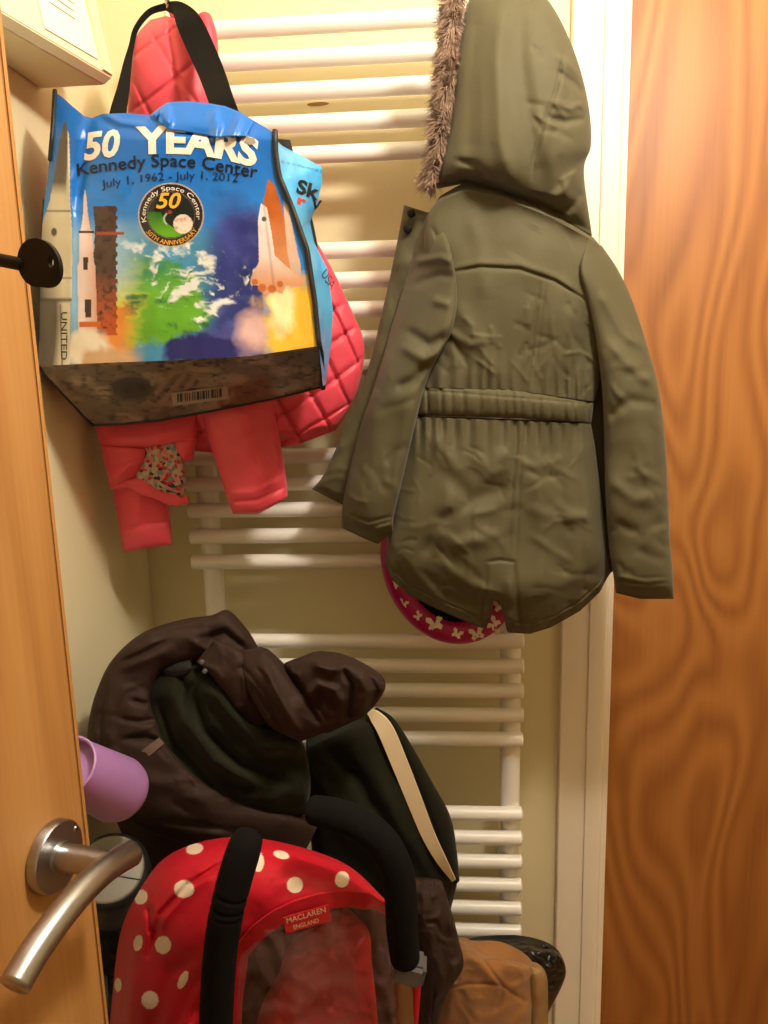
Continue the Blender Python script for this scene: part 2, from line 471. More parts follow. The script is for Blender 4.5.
M['paper'] = plain('paper', (246, 240, 222), .7, var=.02)
M['shade'] = plain('lamp_shade', (245, 240, 225), .5)

def floral():
    m_, nt, b = mat_new('floral_lining'); lk = nt.links.new
    tc = nd(nt, 'ShaderNodeTexCoord'); vo = nd(nt, 'ShaderNodeTexVoronoi'); vo.inputs['Scale'].default_value = 210
    lk(tc.outputs['Object'], vo.inputs['Vector'])
    s = nd(nt, 'ShaderNodeSeparateColor'); lk(vo.outputs['Color'], s.inputs[0])
    rp = nd(nt, 'ShaderNodeValToRGB'); rp.color_ramp.interpolation = 'CONSTANT'; el = rp.color_ramp.elements
    el[0].position, el[0].color = 0, L4((186, 166, 150)); el[1].position, el[1].color = .86, L4((190, 50, 60))
    for p_, c_ in ((.42, (170, 150, 140)), (.55, (120, 140, 140)), (.66, (60, 44, 50)), (.76, (214, 120, 120))): e = el.new(p_); e.color = L4(c_)
    lk(s.outputs[0], rp.inputs[0]); lk(rp.outputs[0], b.inputs['Base Color']); b.inputs['Roughness'].default_value = .8
    return m_
M['floral'] = floral()

def vinyl():
    m_, nt, b = mat_new('clear_vinyl')
    b.inputs['Base Color'].default_value = (.30, .16, .13, 1); b.inputs['Roughness'].default_value = .2
    b.inputs['Alpha'].default_value = .14; b.inputs['Specular IOR Level'].default_value = .6
    tc = nd(nt, 'ShaderNodeTexCoord'); n2 = nd(nt, 'ShaderNodeTexNoise'); n2.inputs['Scale'].default_value = 25
    nt.links.new(tc.outputs['Object'], n2.inputs['Vector'])
    bp = nd(nt, 'ShaderNodeBump'); bp.inputs['Strength'].default_value = .5; bp.inputs['Distance'].default_value = .006
    nt.links.new(n2.outputs['Fac'], bp.inputs['Height']); nt.links.new(bp.outputs[0], b.inputs['Normal'])
    return m_
M['vinyl'] = vinyl()

# ------------------------------------------------------------------ the room
XL, XR, YF, ZC = -0.50, 2.0, -3.2, 2.36
struct(box('floor', XL - .1, XR + .1, YF - .1, .1, -.1, 0, M['floor']))
struct(box('ceiling', XL - .1, XR + .1, YF - .1, .1, ZC, ZC + .1, M['ceiling']))
wb = struct(box('wall_back', XL - .1, XR + .1, 0, .1, 0, ZC, M['wall']))
wl = struct(box('wall_left', XL - .1, XL, YF, 0, 0, ZC, M['wall']))
struct(box('wall_right', XR, XR + .1, YF, 0, 0, ZC, M['wall']))
struct(box('wall_front', XL - .1, XR + .1, YF - .1, YF, 0, ZC, M['wall']))
# a scuff on the plaster between two rails
c = P(318, 104, -.0005); bm = bmesh.new(); bmesh.ops.create_circle(bm, cap_ends=True, segments=14, radius=1)
for v in bm.verts: v.co = (c[0] + v.co.x * .017, -.0006, c[2] + v.co.y * .0028)
bmobj('scuff_mark', bm, plain('scuff_brown', (150, 116, 70), .8), wb)

# door in the back wall with its casing
CX0, CX1 = 0.199, 0.281
trim = struct(bpy.data.objects.new('trim_1', None)); COL.objects.link(trim); trim.location = (CX0, 0, 0)
def profile_post(name, prof, z0, z1, mat, parent):
    k = len(prof); vs = [(x, y, z0) for x, y in prof] + [(x, y, z1) for x, y in prof]
    fs = [(i, (i + 1) % k, k + (i + 1) % k, k + i) for i in range(k)] + [tuple(range(k))[::-1], tuple(range(k, 2 * k))]
    bm = bmesh.new(); bvs = [bm.verts.new(v) for v in vs]
    for f in fs: bm.faces.new([bvs[i] for i in f])
    return autosmooth(bmobj(name, bm, mat, parent), 25)
def arc(cx, cy, r, a0, a1, n=6):
    return [(cx + r * math.cos(math.radians(a0 + (a1 - a0) * i / n)), cy + r * math.sin(math.radians(a0 + (a1 - a0) * i / n))) for i in range(n + 1)]
arch = [(CX0, -.0005)] + arc(CX0 + .003, -.015, .003, 180, 270, 3) + [(CX0 + .044, -.018)] + arc(CX0 + .047, -.021, .003, 180, 230, 3) + \
       [(CX0 + .052, -.0245), (CX0 + .064, -.0255)] + arc(CX0 + .068, -.0205, .005, 270, 360, 5) + [(CX0 + .073, -.0005)]
profile_post('architrave', arch, 0, 2.06, M['gloss'], trim)
profile_post('door_lining', [(CX0 + .0735, -.0005), (CX0 + .0735, -.020), (CX1, -.020), (CX1, -.0005)], 0, 2.04, M['gloss'], trim)
DR = 0.282
for nm, x0, x1 in (('architrave', DR + .765, DR + .84),):
    box(nm, x0, x1, -.02, -.0005, 0, 2.06, M['gloss'], trim, .003)
box('architrave', CX0, DR + .84, -.02, -.0005, 2.0605, 2.135, M['gloss'], trim, .003)
door = struct(bpy.data.objects.new('door_1', None)); COL.objects.link(door); door.location = (DR, 0, 0)
box('door_leaf', DR, DR + .764, -.010, -.0005, .006, 2.03, M['plywood'], door, .001)
for z in (.25, 1.75):
    wtube('hinge', [(DR + .758, -.014, z), (DR + .758, -.014, z + .09)], .005, M['steel'], door, seg=10)
lathe('door_knob', [(.012, 0), (.012, .02), (.026, .034), (.028, .048), (.018, .06), (.004, .062)], (DR + .70, -.010, 1.0), (0, -1, 0), M['steel'], door)

# near door on the left, standing open into the room
dp = CAM + RM @ np.array([50 - 384, 855 - 512, F]) / F * .58
DA = math.radians(12); dn = np.array([math.cos(DA), -math.sin(DA), 0]); dt = np.array([math.sin(DA), math.cos(DA), 0])
edge = PPL(92.5, 855, dp, dn); se = float(np.dot(edge - dp, dt))
d2 = struct(bpy.data.objects.new('door_2', None)); COL.objects.link(d2)
d2.location = (dp[0] + dt[0] * se, dp[1] + dt[1] * se, 0)
def dbox(name, s0, s1, n0, n1, z0, z1, mat, parent, bev=.0):
    bm = bmesh.new(); bmesh.ops.create_cube(bm, size=1)
    if True:
        for v in bm.verts:
            s = (s0 + s1) / 2 + v.co.x * (s1 - s0); q_ = (n0 + n1) / 2 + v.co.y * (n1 - n0); z = (z0 + z1) / 2 + v.co.z * (z1 - z0)
            v.co = (s, q_, z)
        if bev: bmesh.ops.bevel(bm, geom=bm.edges[:], offset=bev, segments=3, affect='EDGES')
        for v in bm.verts:
            s, q_, z = v.co; p_ = dp + dt * s + dn * q_; v.co = (p_[0], p_[1], z)
    return autosmooth(bmobj(name, bm, mat, parent))
dbox('door_leaf', se - .76, se - .0072, -.040, 0, .008, 2.03, M['oak'], d2, .0008)
dbox('edge_lipping', se - .0072, se, -.040, 0, .008, 2.03, M['lipping'], d2, .002)
zc = dp[2]
def DPT(s, q_, z): return dp * [1, 1, 0] + dt * s + dn * q_ + np.array([0, 0, z])
hd = lathe('handle_rose', [(.0255, 0), (.0265, .001), (.0265, .0075), (.0255, .009), (.012, .009), (.0115, .012)], DPT(0, .0003, zc), dn, M['steel'], d2, 56)
lathe('screw', [(.0018, 0), (.0018, .0012)], DPT(.02, .0088, zc + .011), dn, M['chrome'], hd, 12)
st = .052
lv = [PPL(px, py, DPT(0, st, zc), dn) for px, py in ((131, 853.5), (111, 865), (95, 878), (78, 895), (58, 919), (35, 951), (14, 986))]
spd = np.array(lv[1])
wtube('handle_neck', [DPT(0, .009, zc), DPT(.001, .03, zc), (spd + DPT(0.0, st - .004, zc)) / 2 * [1, 1, 1], spd], [.0105, .0100, .0098, .0098], M['steel'], hd, seg=28, cap=False, up=(0, 0, 1))
wtube('handle_lever', lv, .0100, M['steel'], hd, n=60, seg=28, cap=False, up=(0, 0, 1))
for z in (.22, 1.0, 1.78):
    dbox('hinge', se - .775, se - .7605, -.008, .004, z, z + .1, M['steel'], d2, .001)
lathe('keyhole_rose', [(.018, 0), (.018, .006), (.016, .008), (.004, .008)], DPT(-.088, .0003, 1.475), dn, M['steel'], d2, 32)
jm = struct(box('trim_2', XL, d2.location[0] - .158, -1.50, -1.462, 0, 2.06, M['gloss'], None, .003))

# black key standing in that lock
kb = DPT(-.088, .009, 1.475)
key = thing('key', 'black key with a rounded holed bow sticking out from the wooden door', 'key', kb)
bow_c = PPL(40, 263, kb, dt)           # bow seen broadside, in the plane square to the door
ax_k = dn
bow_q = float(np.dot(bow_c - kb, dn)); bz = float(bow_c[2])
wtube('key_shaft', [kb - dn * .0005, kb + dn * bow_q * .4 + np.array([0, 0, (bz - kb[2]) * .4]), bow_c - dn * .011], .0034, M['black_metal'], key, seg=14)
mk = (PPL(62, 263, kb, dt) - PPL(20, 263, kb, dt)); rx = abs(float(np.dot(mk, dn))) / 2; rz = rx * .95
bm = bmesh.new(); ns = 40
outl = []; inl = []
for k in range(ns):
    a = 2 * math.pi * k / ns
    ex = rx * (math.copysign(abs(math.cos(a)) ** .85, math.cos(a))); ez = rz * math.sin(a) - .2 * ex * (1 if ex > 0 else .1)
    outl.append((ex, ez)); inl.append((rx * .62 + rx * .15 * math.cos(a), rz * -.02 + rz * .22 * math.sin(a)))
def kv(e, t): p_ = bow_c + dn * e[0] + np.array([0, 0, e[1]]) + dt * t; return bm.verts.new(p_)
ring = [[kv(e, t) for e in lst] for lst, t in ((outl, -.0014), (inl, -.0019), (inl, .0019), (outl, .0014))]
for i in range(4):
    for k in range(ns):
        bm.faces.new((ring[i][k], ring[i][(k + 1) % ns], ring[(i + 1) % 4][(k + 1) % ns], ring[(i + 1) % 4][k]))
autosmooth(bmobj('key_bow', bm, M['black_metal'], key), 50)

# ------------------------------------------------------------------ ceiling lamp
lamp = thing('ceiling_lamp', 'round white ceiling lamp overhead lighting the room', 'lamp', (LAMP[0], LAMP[1], ZC))
lathe('lamp_base', [(.06, 0), (.06, .03), (.05, .035)], (LAMP[0], LAMP[1], ZC), (0, 0, -1), M['shade'], lamp)
lathe('lamp_holder', [(.018, 0), (.02, .03), (.016, .09)], (LAMP[0], LAMP[1], ZC - .035), (0, 0, -1), M['shade'], lamp, 24)
ld = bpy.data.lights.new('bulb', 'POINT'); ld.shadow_soft_size = .06; ld.energy = LAMP_W; ld.color = LAMP_RGB
lo = bpy.data.objects.new('bulb', ld); COL.objects.link(lo); lo.location = (LAMP[0], LAMP[1], LAMP[2])

# ------------------------------------------------------------------ towel radiator
RX0, RX1, RY = -.393, .130, -.09
rad = thing('towel_radiator', 'white tubular ladder towel radiator fixed to the cream wall', 'radiator', (RX0, RY, .41))
zs = [1.866 - .042 * i for i in range(5)] + [1.567 - .0418 * i for i in range(5)] + [1.269 - .0414 * i for i in range(5)] + [.972 - .0415 * i for i in range(5)] + [.674 - .0436 * i for i in range(6)]
rt = .0118
prof = [(-rt + .0, 0)]
t0 = None
for z in zs:
    if t0 is None:
        pr = [(.004, 0), (.0095, .0008), (rt, .003), (rt, RX1 - RX0 - .003), (.0095, RX1 - RX0 - .0008), (.004, RX1 - RX0)]
        t0 = lathe('tube', pr, (0, 0, 0), (1, 0, 0), M['enamel'], None, 24)
        t0.location = (RX0, RY, z); setparent(t0, rad)
    else:
        t = t0.copy(); COL.objects.link(t); t.location = (0, 0, z - .41)
for x in (RX0 + .028, RX1 - .0195):
    u_ = wtube('upright', [(x, RY + .020, .415), (x, RY + .020, 1.2), (x, RY + .020, 1.895)], .0165, M['enamel'], rad, n=6, seg=24)
    for z in (.52, 1.63):
        lathe('wall_bracket', [(.009, 0), (.009, .06), (.016, .062), (.016, .069)], (x, RY + .020, z + .02), (0, 1, 0), M['enamel'], rad, 20)

def hook(x, label):
    h = thing('robe_hook', label, 'hook', (x, RY, zs[0] + rt), 'hooks clipped over the top rail')
    wtube('clip', [(x, RY + .012 * math.cos(a) * 1.15, zs[0] + .0143 * math.sin(a)) for a in np.linspace(.4, math.pi + .3, 10)], .0022, M['chrome'], h, seg=10)
    wtube('peg', [(x, RY - .0145, zs[0] + .001), (x, RY - .05, zs[0] - .012), (x, RY - .09, zs[0] - .006), (x, RY - .10, zs[0] + .012)], .004, M['chrome'], h, seg=12)
    return h

# ------------------------------------------------------------------ sloped box with a notice on the left wall
bx = thing('wall_box', 'cream sloping-fronted wall box with a printed paper notice', 'box', (XL, -.22, 1.76))
yA, yB = -.222, -.50
A = [(XL + .001, 1.7575), (-.4155, 1.7575), (-.404, 1.7655), (-.4325, 1.93), (XL + .001, 1.93)]
bm = bmesh.new(); a_ = [bm.verts.new((x, yA, z)) for x, z in A]; b_ = [bm.verts.new((x - .052 if i in (1, 2, 3) else x, yB, z)) for i, (x, z) in enumerate(A)]
bm.faces.new(a_); bm.faces.new(b_[::-1])
for i in range(5): bm.faces.new((a_[i], b_[i], b_[(i + 1) % 5], a_[(i + 1) % 5]))
bmesh.ops.bevel(bm, geom=bm.edges[:], offset=.0012, segments=2, affect='EDGES')
autosmooth(bmobj('box_body', bm, M['box_white'], bx))
f0 = np.array([-.404, yA, 1.7655]); fu = np.array([-.052, yB - yA, 0]) / math.hypot(.052, yB - yA); fv = np.array([-.0285, 0, .1645]) / np.linalg.norm([.0285, .1645]); fn_ = np.cross(fv, fu); fn_ /= np.linalg.norm(fn_)
if fn_[0] < 0: fn_ = -fn_
def FP(s, t, o=0): return f0 + fu * s + fv * t + fn_ * o
rim_ = mesh_obj('box_rim', [FP(s, t, o) for s, t, o in ((.001, .002, .0002), (.022, .002, .0002), (.022, .16, .0002), (.001, .16, .0002), (.001, .002, .002), (.022, .002, .0035), (.022, .16, .0035), (.001, .16, .002))],
         [(0, 1, 2, 3), (4, 7, 6, 5), (0, 4, 5, 1), (1, 5, 6, 2), (2, 6, 7, 3), (3, 7, 4, 0)], M['box_white'], bx, smooth=False)
pp = mesh_obj('paper_notice', [FP(s, t, o) for o in (.0008, .0016) for s, t in ((.026, .012), (.125, .010), (.125, .15), (.026, .15))],
         [(0, 1, 2, 3), (7, 6, 5, 4), (0, 4, 5, 1), (1, 5, 6, 2), (2, 6, 7, 3), (3, 7, 4, 0)], M['paper'], bx, smooth=False)
rnd = random.Random(4)
for i in range(6):
    t_ = .092 - i * .0095; s0_ = .104 if i else .10; ln = .05 if i == 0 else .045 + .02 * rnd.random(); hh = .0035 if i == 0 else .0016
    mesh_obj('print_line', [FP(s, t, .002) for s, t in ((s0_, t_), (s0_ - ln, t_), (s0_ - ln, t_ + hh), (s0_, t_ + hh))], [(0, 1, 2, 3)], M['ink_grey'], pp, smooth=False)

# ------------------------------------------------------------------ olive parka hanging by its hood
PY = -.205
hook(float(P(512, -6, -.19)[0]), 'chrome hook on the top rail inside the olive hood')
parka = thing('parka', 'olive green hooded child parka with fur trim hanging from the radiator', 'coat', tuple(P(500, 632, PY)))

# far front panel, seen dark past the sleeve
fp = [([(404, 205), (436, 215)], PY + .028, .012, .012), ([(396, 248), (446, 250)], PY + .03, .02, .015), ([(383, 308), (440, 310)], PY + .032, .018, .015), ([(367, 372), (430, 375)], PY + .034, .022, .015),
      ([(343, 432), (420, 440)], PY + .034, .02, .015), ([(324, 474), (385, 486)], PY + .034, .018, .015), ([(312, 489), (345, 506), (380, 514)], PY + .034, .012, .012)]
o = loft('front_panel', fp, M['olive'], parka, n=40, nv=80, disp=lambda x, y: wrinkle(x, y, 40, .003, 3) + folds(x, y, [([(404, 205), (396, 248), (383, 308), (367, 372), (343, 432), (320, 480)], 2.0, -.0)]))
for sx, sy in ((411, 210), (407, 226)):
    c = P(sx, sy, PY - .012)
    lathe('snap_stud', [(.0055, 0), (.0055, .003), (.003, .0045)], c + [0, .024, 0], (-.2, -1, .1), M['black_metal'], o, 16)

# torso: upper back
upr = [([(440, 196), (466, 181), (500, 189), (550, 211), (594, 238)], PY - .012, .040, .03),
       ([(428, 215), (466, 203), (500, 208), (550, 226), (604, 252)], PY - .01, .034, .035),
       ([(424, 245), (500, 242), (560, 255), (610, 272)], PY - .01, .042, .04),
       ([(428, 285), (500, 285), (610, 300)], PY - .01, .046, .04),
       ([(432, 320), (510, 322), (606, 335)], PY - .01, .046, .04),
       ([(428, 355), (510, 358), (602, 370)], PY - .01, .045, .04),
       ([(420, 388), (510, 390), (594, 402)], PY - .01, .042, .04)]
def d_upper(x, y):
    f = folds(x, y, [([(447, 273), (480, 267), (520, 269), (555, 281), (590, 303)], 1.7, -.0035), ([(447, 268), (480, 262), (520, 264), (555, 276), (590, 297)], 3, .0012),
                     ([(541, 272), (533, 340), (526, 392)], 1.5, -.0028), ([(547, 274), (539, 340), (532, 392)], 1.3, -.002),
                     ([(432, 228), (447, 255), (453, 285), (451, 320), (440, 345)], 2.2, -.004),
                     ([(452, 300), (480, 340), (500, 385)], 9, .003), ([(560, 215), (575, 260), (585, 320), (590, 390)], 7, -.004),
                     ([(575, 300), (560, 350), (550, 390)], 8, .003), ([(470, 210), (480, 250), (485, 300)], 9, .0025), ([(535, 225), (515, 260)], 9, -.003),
                     ([(445, 330), (470, 345), (490, 340)], 5, .003), ([(430, 350), (450, 340), (470, 365)], 4, -.003)])
    gather = .0026 * np.sin(x / 2.0 + 2.2 * np.sin(x / 13)) * np.clip((y - 345) / 45, 0, 1) ** 1.5
    return f + gather + soft(x, y, 60, .005, 11) + creases(x, y, (440, 300, 600, 390), 34, 12, 1.2, .5, (14, 40), (1.8, 3.5), (.0008, .002))
ub = loft('upper_back', upr, M['olive'], parka, n=180, nv=200, disp=d_upper, ends=(1, 0))

wbr = [([(419, 386), (510, 388), (594, 402)], PY - .012, .044, .04), ([(416, 396), (510, 399), (593, 410)], PY - .013, .049, .04), ([(415, 408), (510, 411), (592, 418)], PY - .013, .047, .04), ([(414, 415), (510, 418), (591, 424)], PY - .012, .042, .04)]
rg = np.random.RandomState(3); gx = np.cumsum(rg.uniform(7, 17, 18)) + 415
def d_band(x, y):
    f = np.zeros_like(x)
    for g_ in gx: f -= .0035 * np.exp(-((x - g_ - (y - 400) * .05) / 1.7) ** 2)
    return f + .0012 * np.sin(x / 4.1) - .0012 * np.exp(-((y - 399 - (x - 419) * .08 + 9) / 1.2) ** 2)
loft('waistband', wbr, M['olive'], parka, n=130, nv=34, disp=d_band)

hem = [(385, 563), (392, 580), (408, 594), (430, 606), (455, 617), (478, 627), (486, 629), (499, 592), (502, 592), (506, 612), (509, 636), (530, 634), (552, 627), (580, 611), (600, 592), (609, 574)]
def shift(pts, k, top):                # rows that ease from a straight waist to the hem
    out = []
    for x, y in pts:
        tx = (x - 385) / (609 - 385); x0 = 414 + tx * (591 - 414); y0 = 417 + tx * 7
        out.append((x0 + (x - x0) * k ** .8, y0 + (y - y0) * k))
    return out
hem_s = [(385, 563), (392, 580), (408, 594), (430, 606), (455, 617), (478, 627), (500, 632), (530, 634), (552, 627), (580, 611), (600, 592), (609, 574)]
skr = [(shift(hem_s, k, 0), PY - .012 - .004 * k, .042 + .010 * math.sin(k * 3), .04 - .01 * k) for k in (0, .12, .3, .5, .68)]
uu = np.linspace(0, 1, 140)
for k in (.80, .86, .93, 1.0):
    a = along(shift(hem_s, k, 0), uu)
    if k >= .86:                       # the back vent opens towards the hem
        op = (k - .855) / .145
        vx = 500 - 8 * op
        dx = a[:, 0] - (497 - 3 * op)
        push = np.exp(-(dx / 16) ** 2)
        a[:, 1] -= np.where((a[:, 0] > 486) & (a[:, 0] < 508), 42 * op * np.clip(1 - np.abs(a[:, 0] - 497) / 10.5, 0, 1), 0)
    skr.append(([tuple(p) for p in a], PY - .016, .047 - .03 * max(0, k - .8) / .2, .03))
def d_skirt(x, y):
    gather = 0.0038 * np.sin(x / 2.1 + 2.0 * np.sin(x / 17)) * np.clip((470 - y) / 50, 0, 1) ** 1.6
    f = folds(x, y, [([(519, 424), (513, 480), (508, 560)], 1.6, -.003), ([(526, 424), (520, 480), (515, 562)], 1.4, -.0022),
                     ([(430, 428), (455, 470), (445, 520)], 11, .007), ([(445, 470), (470, 500), (515, 485)], 9, -.006),
                     ([(470, 455), (490, 470), (508, 450)], 8, .004), ([(425, 530), (455, 545), (500, 535)], 8, .005),
                     ([(440, 560), (470, 585), (495, 590)], 6, .004), ([(405, 560), (440, 600), (480, 615)], 5, .003),
                     ([(548, 430), (560, 500), (565, 590)], 9, -.004), ([(535, 470), (545, 540), (540, 600)], 10, .004),
                     ([(580, 430), (588, 500), (592, 570)], 7, .004), ([(487, 562), (500, 560), (514, 562)], 1.5, -.003), ([(514, 562), (517, 600), (522, 634)], 1.7, -.004), ([(487, 562), (485, 590), (478, 628)], 1.7, -.003), ([(508, 575), (511, 628)], 5, .003),
                     ([(410, 440), (403, 500), (395, 560)], 7, -.004), ([(475, 500), (440, 520), (420, 560)], 6, -.004), ([(520, 505), (560, 520), (590, 515)], 6, .0025)])
    hy = np.interp(x, [p[0] for p in hem_s], [p[1] for p in hem_s])
    f += -.0016 * np.exp(-((y - hy + 10) / 1.3) ** 2) + .0018 * np.sin(x / 3.1 + 3 * np.sin(x / 11)) * np.exp(-((y - hy + 4) / 6) ** 2)
    return f + gather + soft(x, y, 75, .008, 21) + creases(x, y, (395, 440, 595, 620), 34, 22, .35, .7, (20, 60), (3, 6), (.001, .0026)) + creases(x, y, (395, 440, 595, 620), 46, 23, .5, .8, (12, 34), (1.5, 2.6), (.0006, .0015))
sk = loft('skirt', skr, M['olive'], parka, n=200, nv=210, disp=d_skirt, ends=(0, 1))

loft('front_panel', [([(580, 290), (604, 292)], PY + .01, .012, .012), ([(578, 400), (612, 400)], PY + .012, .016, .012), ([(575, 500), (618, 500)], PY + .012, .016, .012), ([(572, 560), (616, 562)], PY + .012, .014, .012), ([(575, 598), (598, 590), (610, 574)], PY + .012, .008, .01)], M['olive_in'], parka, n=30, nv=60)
# sleeves
sl = [([(428, 212), (436, 211)], (PY + .012, PY + .0), .006, .012), ([(417, 240), (450, 248)], (PY + .016, PY - .045), .016, .025), ([(406, 278), (457, 290)], (PY + .018, PY - .048), .022, .03), ([(391, 328), (452, 330)], (PY + .012, PY - .048), .030, .03),
      ([(376, 380), (428, 378)], (PY + .006, PY - .034), .042, .03), ([(359, 432), (414, 430)], (PY + .006, PY - .034), .040, .03), ([(346, 486), (402, 482)], (PY + .006, PY - .034), .037, .03), ([(342, 512), (394, 516)], (PY + .006, PY - .034), .034, .028),
      ([(342, 528), (365, 539), (378, 544), (393, 532)], (PY + .006, PY - .034), .026, .024)]
def d_sl(x, y):
    return folds(x, y, [([(405, 330), (430, 345), (448, 335)], 5, -.006), ([(400, 345), (425, 360), (445, 350)], 5, .006), ([(395, 390), (415, 380), (430, 360)], 5, -.006), ([(432, 300), (450, 305)], 4, .004),
                     ([(415, 262), (440, 258), (452, 262)], 4, .004), ([(412, 285), (440, 275), (455, 277)], 4, -.003), ([(375, 400), (372, 450), (360, 520)], 10, .005), ([(400, 400), (390, 470), (382, 530)], 8, -.003),
                     ([(345, 512), (368, 522), (394, 516)], 1.6, -.0022), ([(344, 518), (368, 528), (393, 521)], 1.4, -.0018)]) + soft(x, y, 55, .006, 31) + creases(x, y, (345, 330, 450, 520), 26, 32, .5, .7)
loft('sleeve', sl, M['olive'], parka, n=80, nv=150, disp=d_sl)
sr = [([(588, 240), (602, 246)], (PY - .032, PY - .01), .010, .02), ([(580, 268), (618, 270)], (PY - .044, PY - .01), .014, .025), ([(588, 302), (632, 300)], (PY - .042, PY - .012), .022, .03), ([(597, 345), (647, 345)], (PY - .036, PY - .018), .032, .03),
      ([(603, 390), (659, 390)], PY - .03, .038, .03), ([(605, 440), (665, 440)], PY - .032, .037, .03), ([(606, 490), (668, 490)], PY - .033, .036, .03), ([(609, 540), (670, 540)], PY - .034, .035, .03),
      ([(614, 575), (673, 575)], PY - .034, .033, .03), ([(616, 593), (640, 599), (674, 599)], PY - .034, .028, .028)]
def d_sr(x, y):
    return folds(x, y, [([(610, 345), (635, 370), (655, 385)], 6, .005), ([(606, 420), (630, 400), (660, 405)], 5, -.004), ([(608, 480), (635, 500), (668, 495)], 6, .004), ([(612, 520), (640, 535), (668, 520)], 5, -.004),
                     ([(600, 290), (622, 330), (640, 345)], 6, .004), ([(640, 420), (650, 480), (648, 560)], 9, .004), ([(614, 580), (645, 585), (673, 583)], 1.6, -.0022), ([(615, 573), (645, 578), (673, 576)], 1.3, -.0014)]) + soft(x, y, 55, .006, 41) + creases(x, y, (600, 330, 670, 580), 30, 42, .2, .6, (18, 40), (3, 5), (.001, .0028))
loft('sleeve', sr, M['olive'], parka, n=80, nv=150, disp=d_sr)

# hood
hr = [([(488, -16), (505, -22), (528, -18)], PY + .015, .012, .03), ([(470, -2), (505, -10), (545, -4)], PY + .01, .035, .05), ([(461, 28), (510, 18), (563, 25)], PY, .052, .055), ([(455, 65), (515, 60), (579, 65)], PY - .008, .062, .055), ([(452, 105), (520, 103), (589, 108)], PY - .012, .068, .055),
      ([(446, 140), (520, 142), (591, 145)], PY - .014, .068, .05), ([(440, 165), (470, 163), (520, 175), (584, 172)], PY - .014, .062, .045), ([(436, 188), (466, 181), (500, 190), (550, 212), (592, 236)], PY - .012, .040, .035)]
def d_hood(x, y):
    return folds(x, y, [([(502, -5), (497, 60), (500, 140), (512, 190)], 8, .006), ([(520, -5), (520, 60), (530, 130), (545, 200)], 10, -.007), ([(478, 0), (472, 80), (470, 170)], 9, -.005),
                     ([(566, 45), (556, 90), (545, 120), (533, 160), (532, 180)], 1.8, -.003), ([(570, 48), (561, 92), (550, 122), (538, 162), (537, 182)], 6, .003),
                     ([(556, 55), (575, 70), (585, 78)], 4, .004), ([(556, 70), (572, 82), (588, 95)], 4, -.005), ([(550, 100), (570, 108), (588, 104)], 4, .004), ([(548, 118), (565, 122), (588, 118)], 4, -.004),
                     ([(455, 160), (475, 165), (490, 185)], 4, -.004), ([(545, 205), (565, 190), (578, 170)], 5, .005), ([(552, 215), (572, 205), (585, 190)], 5, -.005), ([(540, 0), (560, 60), (566, 90)], 7, .003)]) + soft(x, y, 70, .005, 51, 1.3, .6) + creases(x, y, (535, 40, 592, 225), 14, 52, .6, .5)
hood = loft('hood', hr, M['olive'], parka, n=170, nv=200, disp=d_hood)
# faux fur edging of the hood: tapered strands from a core
core = [(455, -8, PY - .020, 9), (451, 30, PY - .024, 10), (448, 70, PY - .028, 10), (444, 110, PY - .030, 9), (439, 145, PY - .030, 8), (434, 170, PY - .026, 7), (432, 184, PY - .020, 5)]
tube('fur_backing', [(a, b, c_, r_ * .75) for a, b, c_, r_ in core], plain('fur_skin', (92, 74, 58), .9), parka, n=40, seg=14)
rg = np.random.RandomState(8)
NS = 9500
t_ = rg.uniform(0, 1, NS); cc = cr(core, 200); ci = cc[(t_ * 199).astype(int)]
ce = P(ci[:, 0], ci[:, 1], ci[:, 2]); th_ = rg.uniform(0, 2 * math.pi, NS)
rad_ = ci[:, 3] * mpp(PY)
# direction: outwards, biased to the room's left, swirling in tufts
tuft = fbm(ci[:, 1] / 16, th_ * 1.2, 5, 2)
dx_ = np.cos(th_); dy_ = np.sin(th_)
dirv = np.stack([dx_ - .25, dy_ * .8, (tuft - .6) * 3.2], 1); dirv /= np.linalg.norm(dirv, axis=1)[:, None]
root = ce + np.stack([dx_, dy_, 0 * dx_], 1) * rad_[:, None] * .6
ln_ = rg.uniform(.007, .016, NS) * (1 - .35 * (dx_ > .3))
bend = np.stack([rg.normal(0, .35, NS), rg.normal(0, .35, NS), -.5 + rg.normal(0, .4, NS)], 1)
side = np.cross(dirv, rg.normal(0, 1, (NS, 3))); side /= np.linalg.norm(side, axis=1)[:, None]
V = []; fs = []
for k, (s_, wd) in enumerate(((0, .0005), (.55, .0004), (1.0, .0001))):
    p_ = root + dirv * (ln_ * s_)[:, None] + bend * (ln_ * s_ * s_ * .6)[:, None]
    V.append(p_ - side * wd); V.append(p_ + side * wd)
V = np.concatenate(V)
for i in range(NS):
    for k in (0, 2):
        fs.append((k * NS + i, (k + 1) * NS + i, (k + 3) * NS + i, (k + 2) * NS + i))
fu_ = mesh_obj('fur_trim', V, fs, M['fur'], parka); fu_['kind'] = 'stuff'

# ------------------------------------------------------------------ helmet under the parka
HY = -.138
hel = thing('bike_helmet', 'magenta helmet with white butterflies hanging under the olive parka', 'helmet', tuple(P(450, 642, HY)))
hc = (451, 562); ha, hb = 59, 72
ang = np.linspace(0, 2 * math.pi, 49)
def hring(f, Y, r): return [(hc[0] + (ha * f) * math.cos(a) + 8 * math.sin(a) * f, hc[1] + (hb * f) * math.sin(a), Y, r) for a in ang]
tube('shell_rim', hring(.96, HY - .002, 14), M['magenta'], hel, n=120, seg=16, cap=False, flat=.7)
tube('liner', hring(.75, HY - .006, 7), M['black_foam'], hel, n=120, seg=12, cap=False, flat=.7)
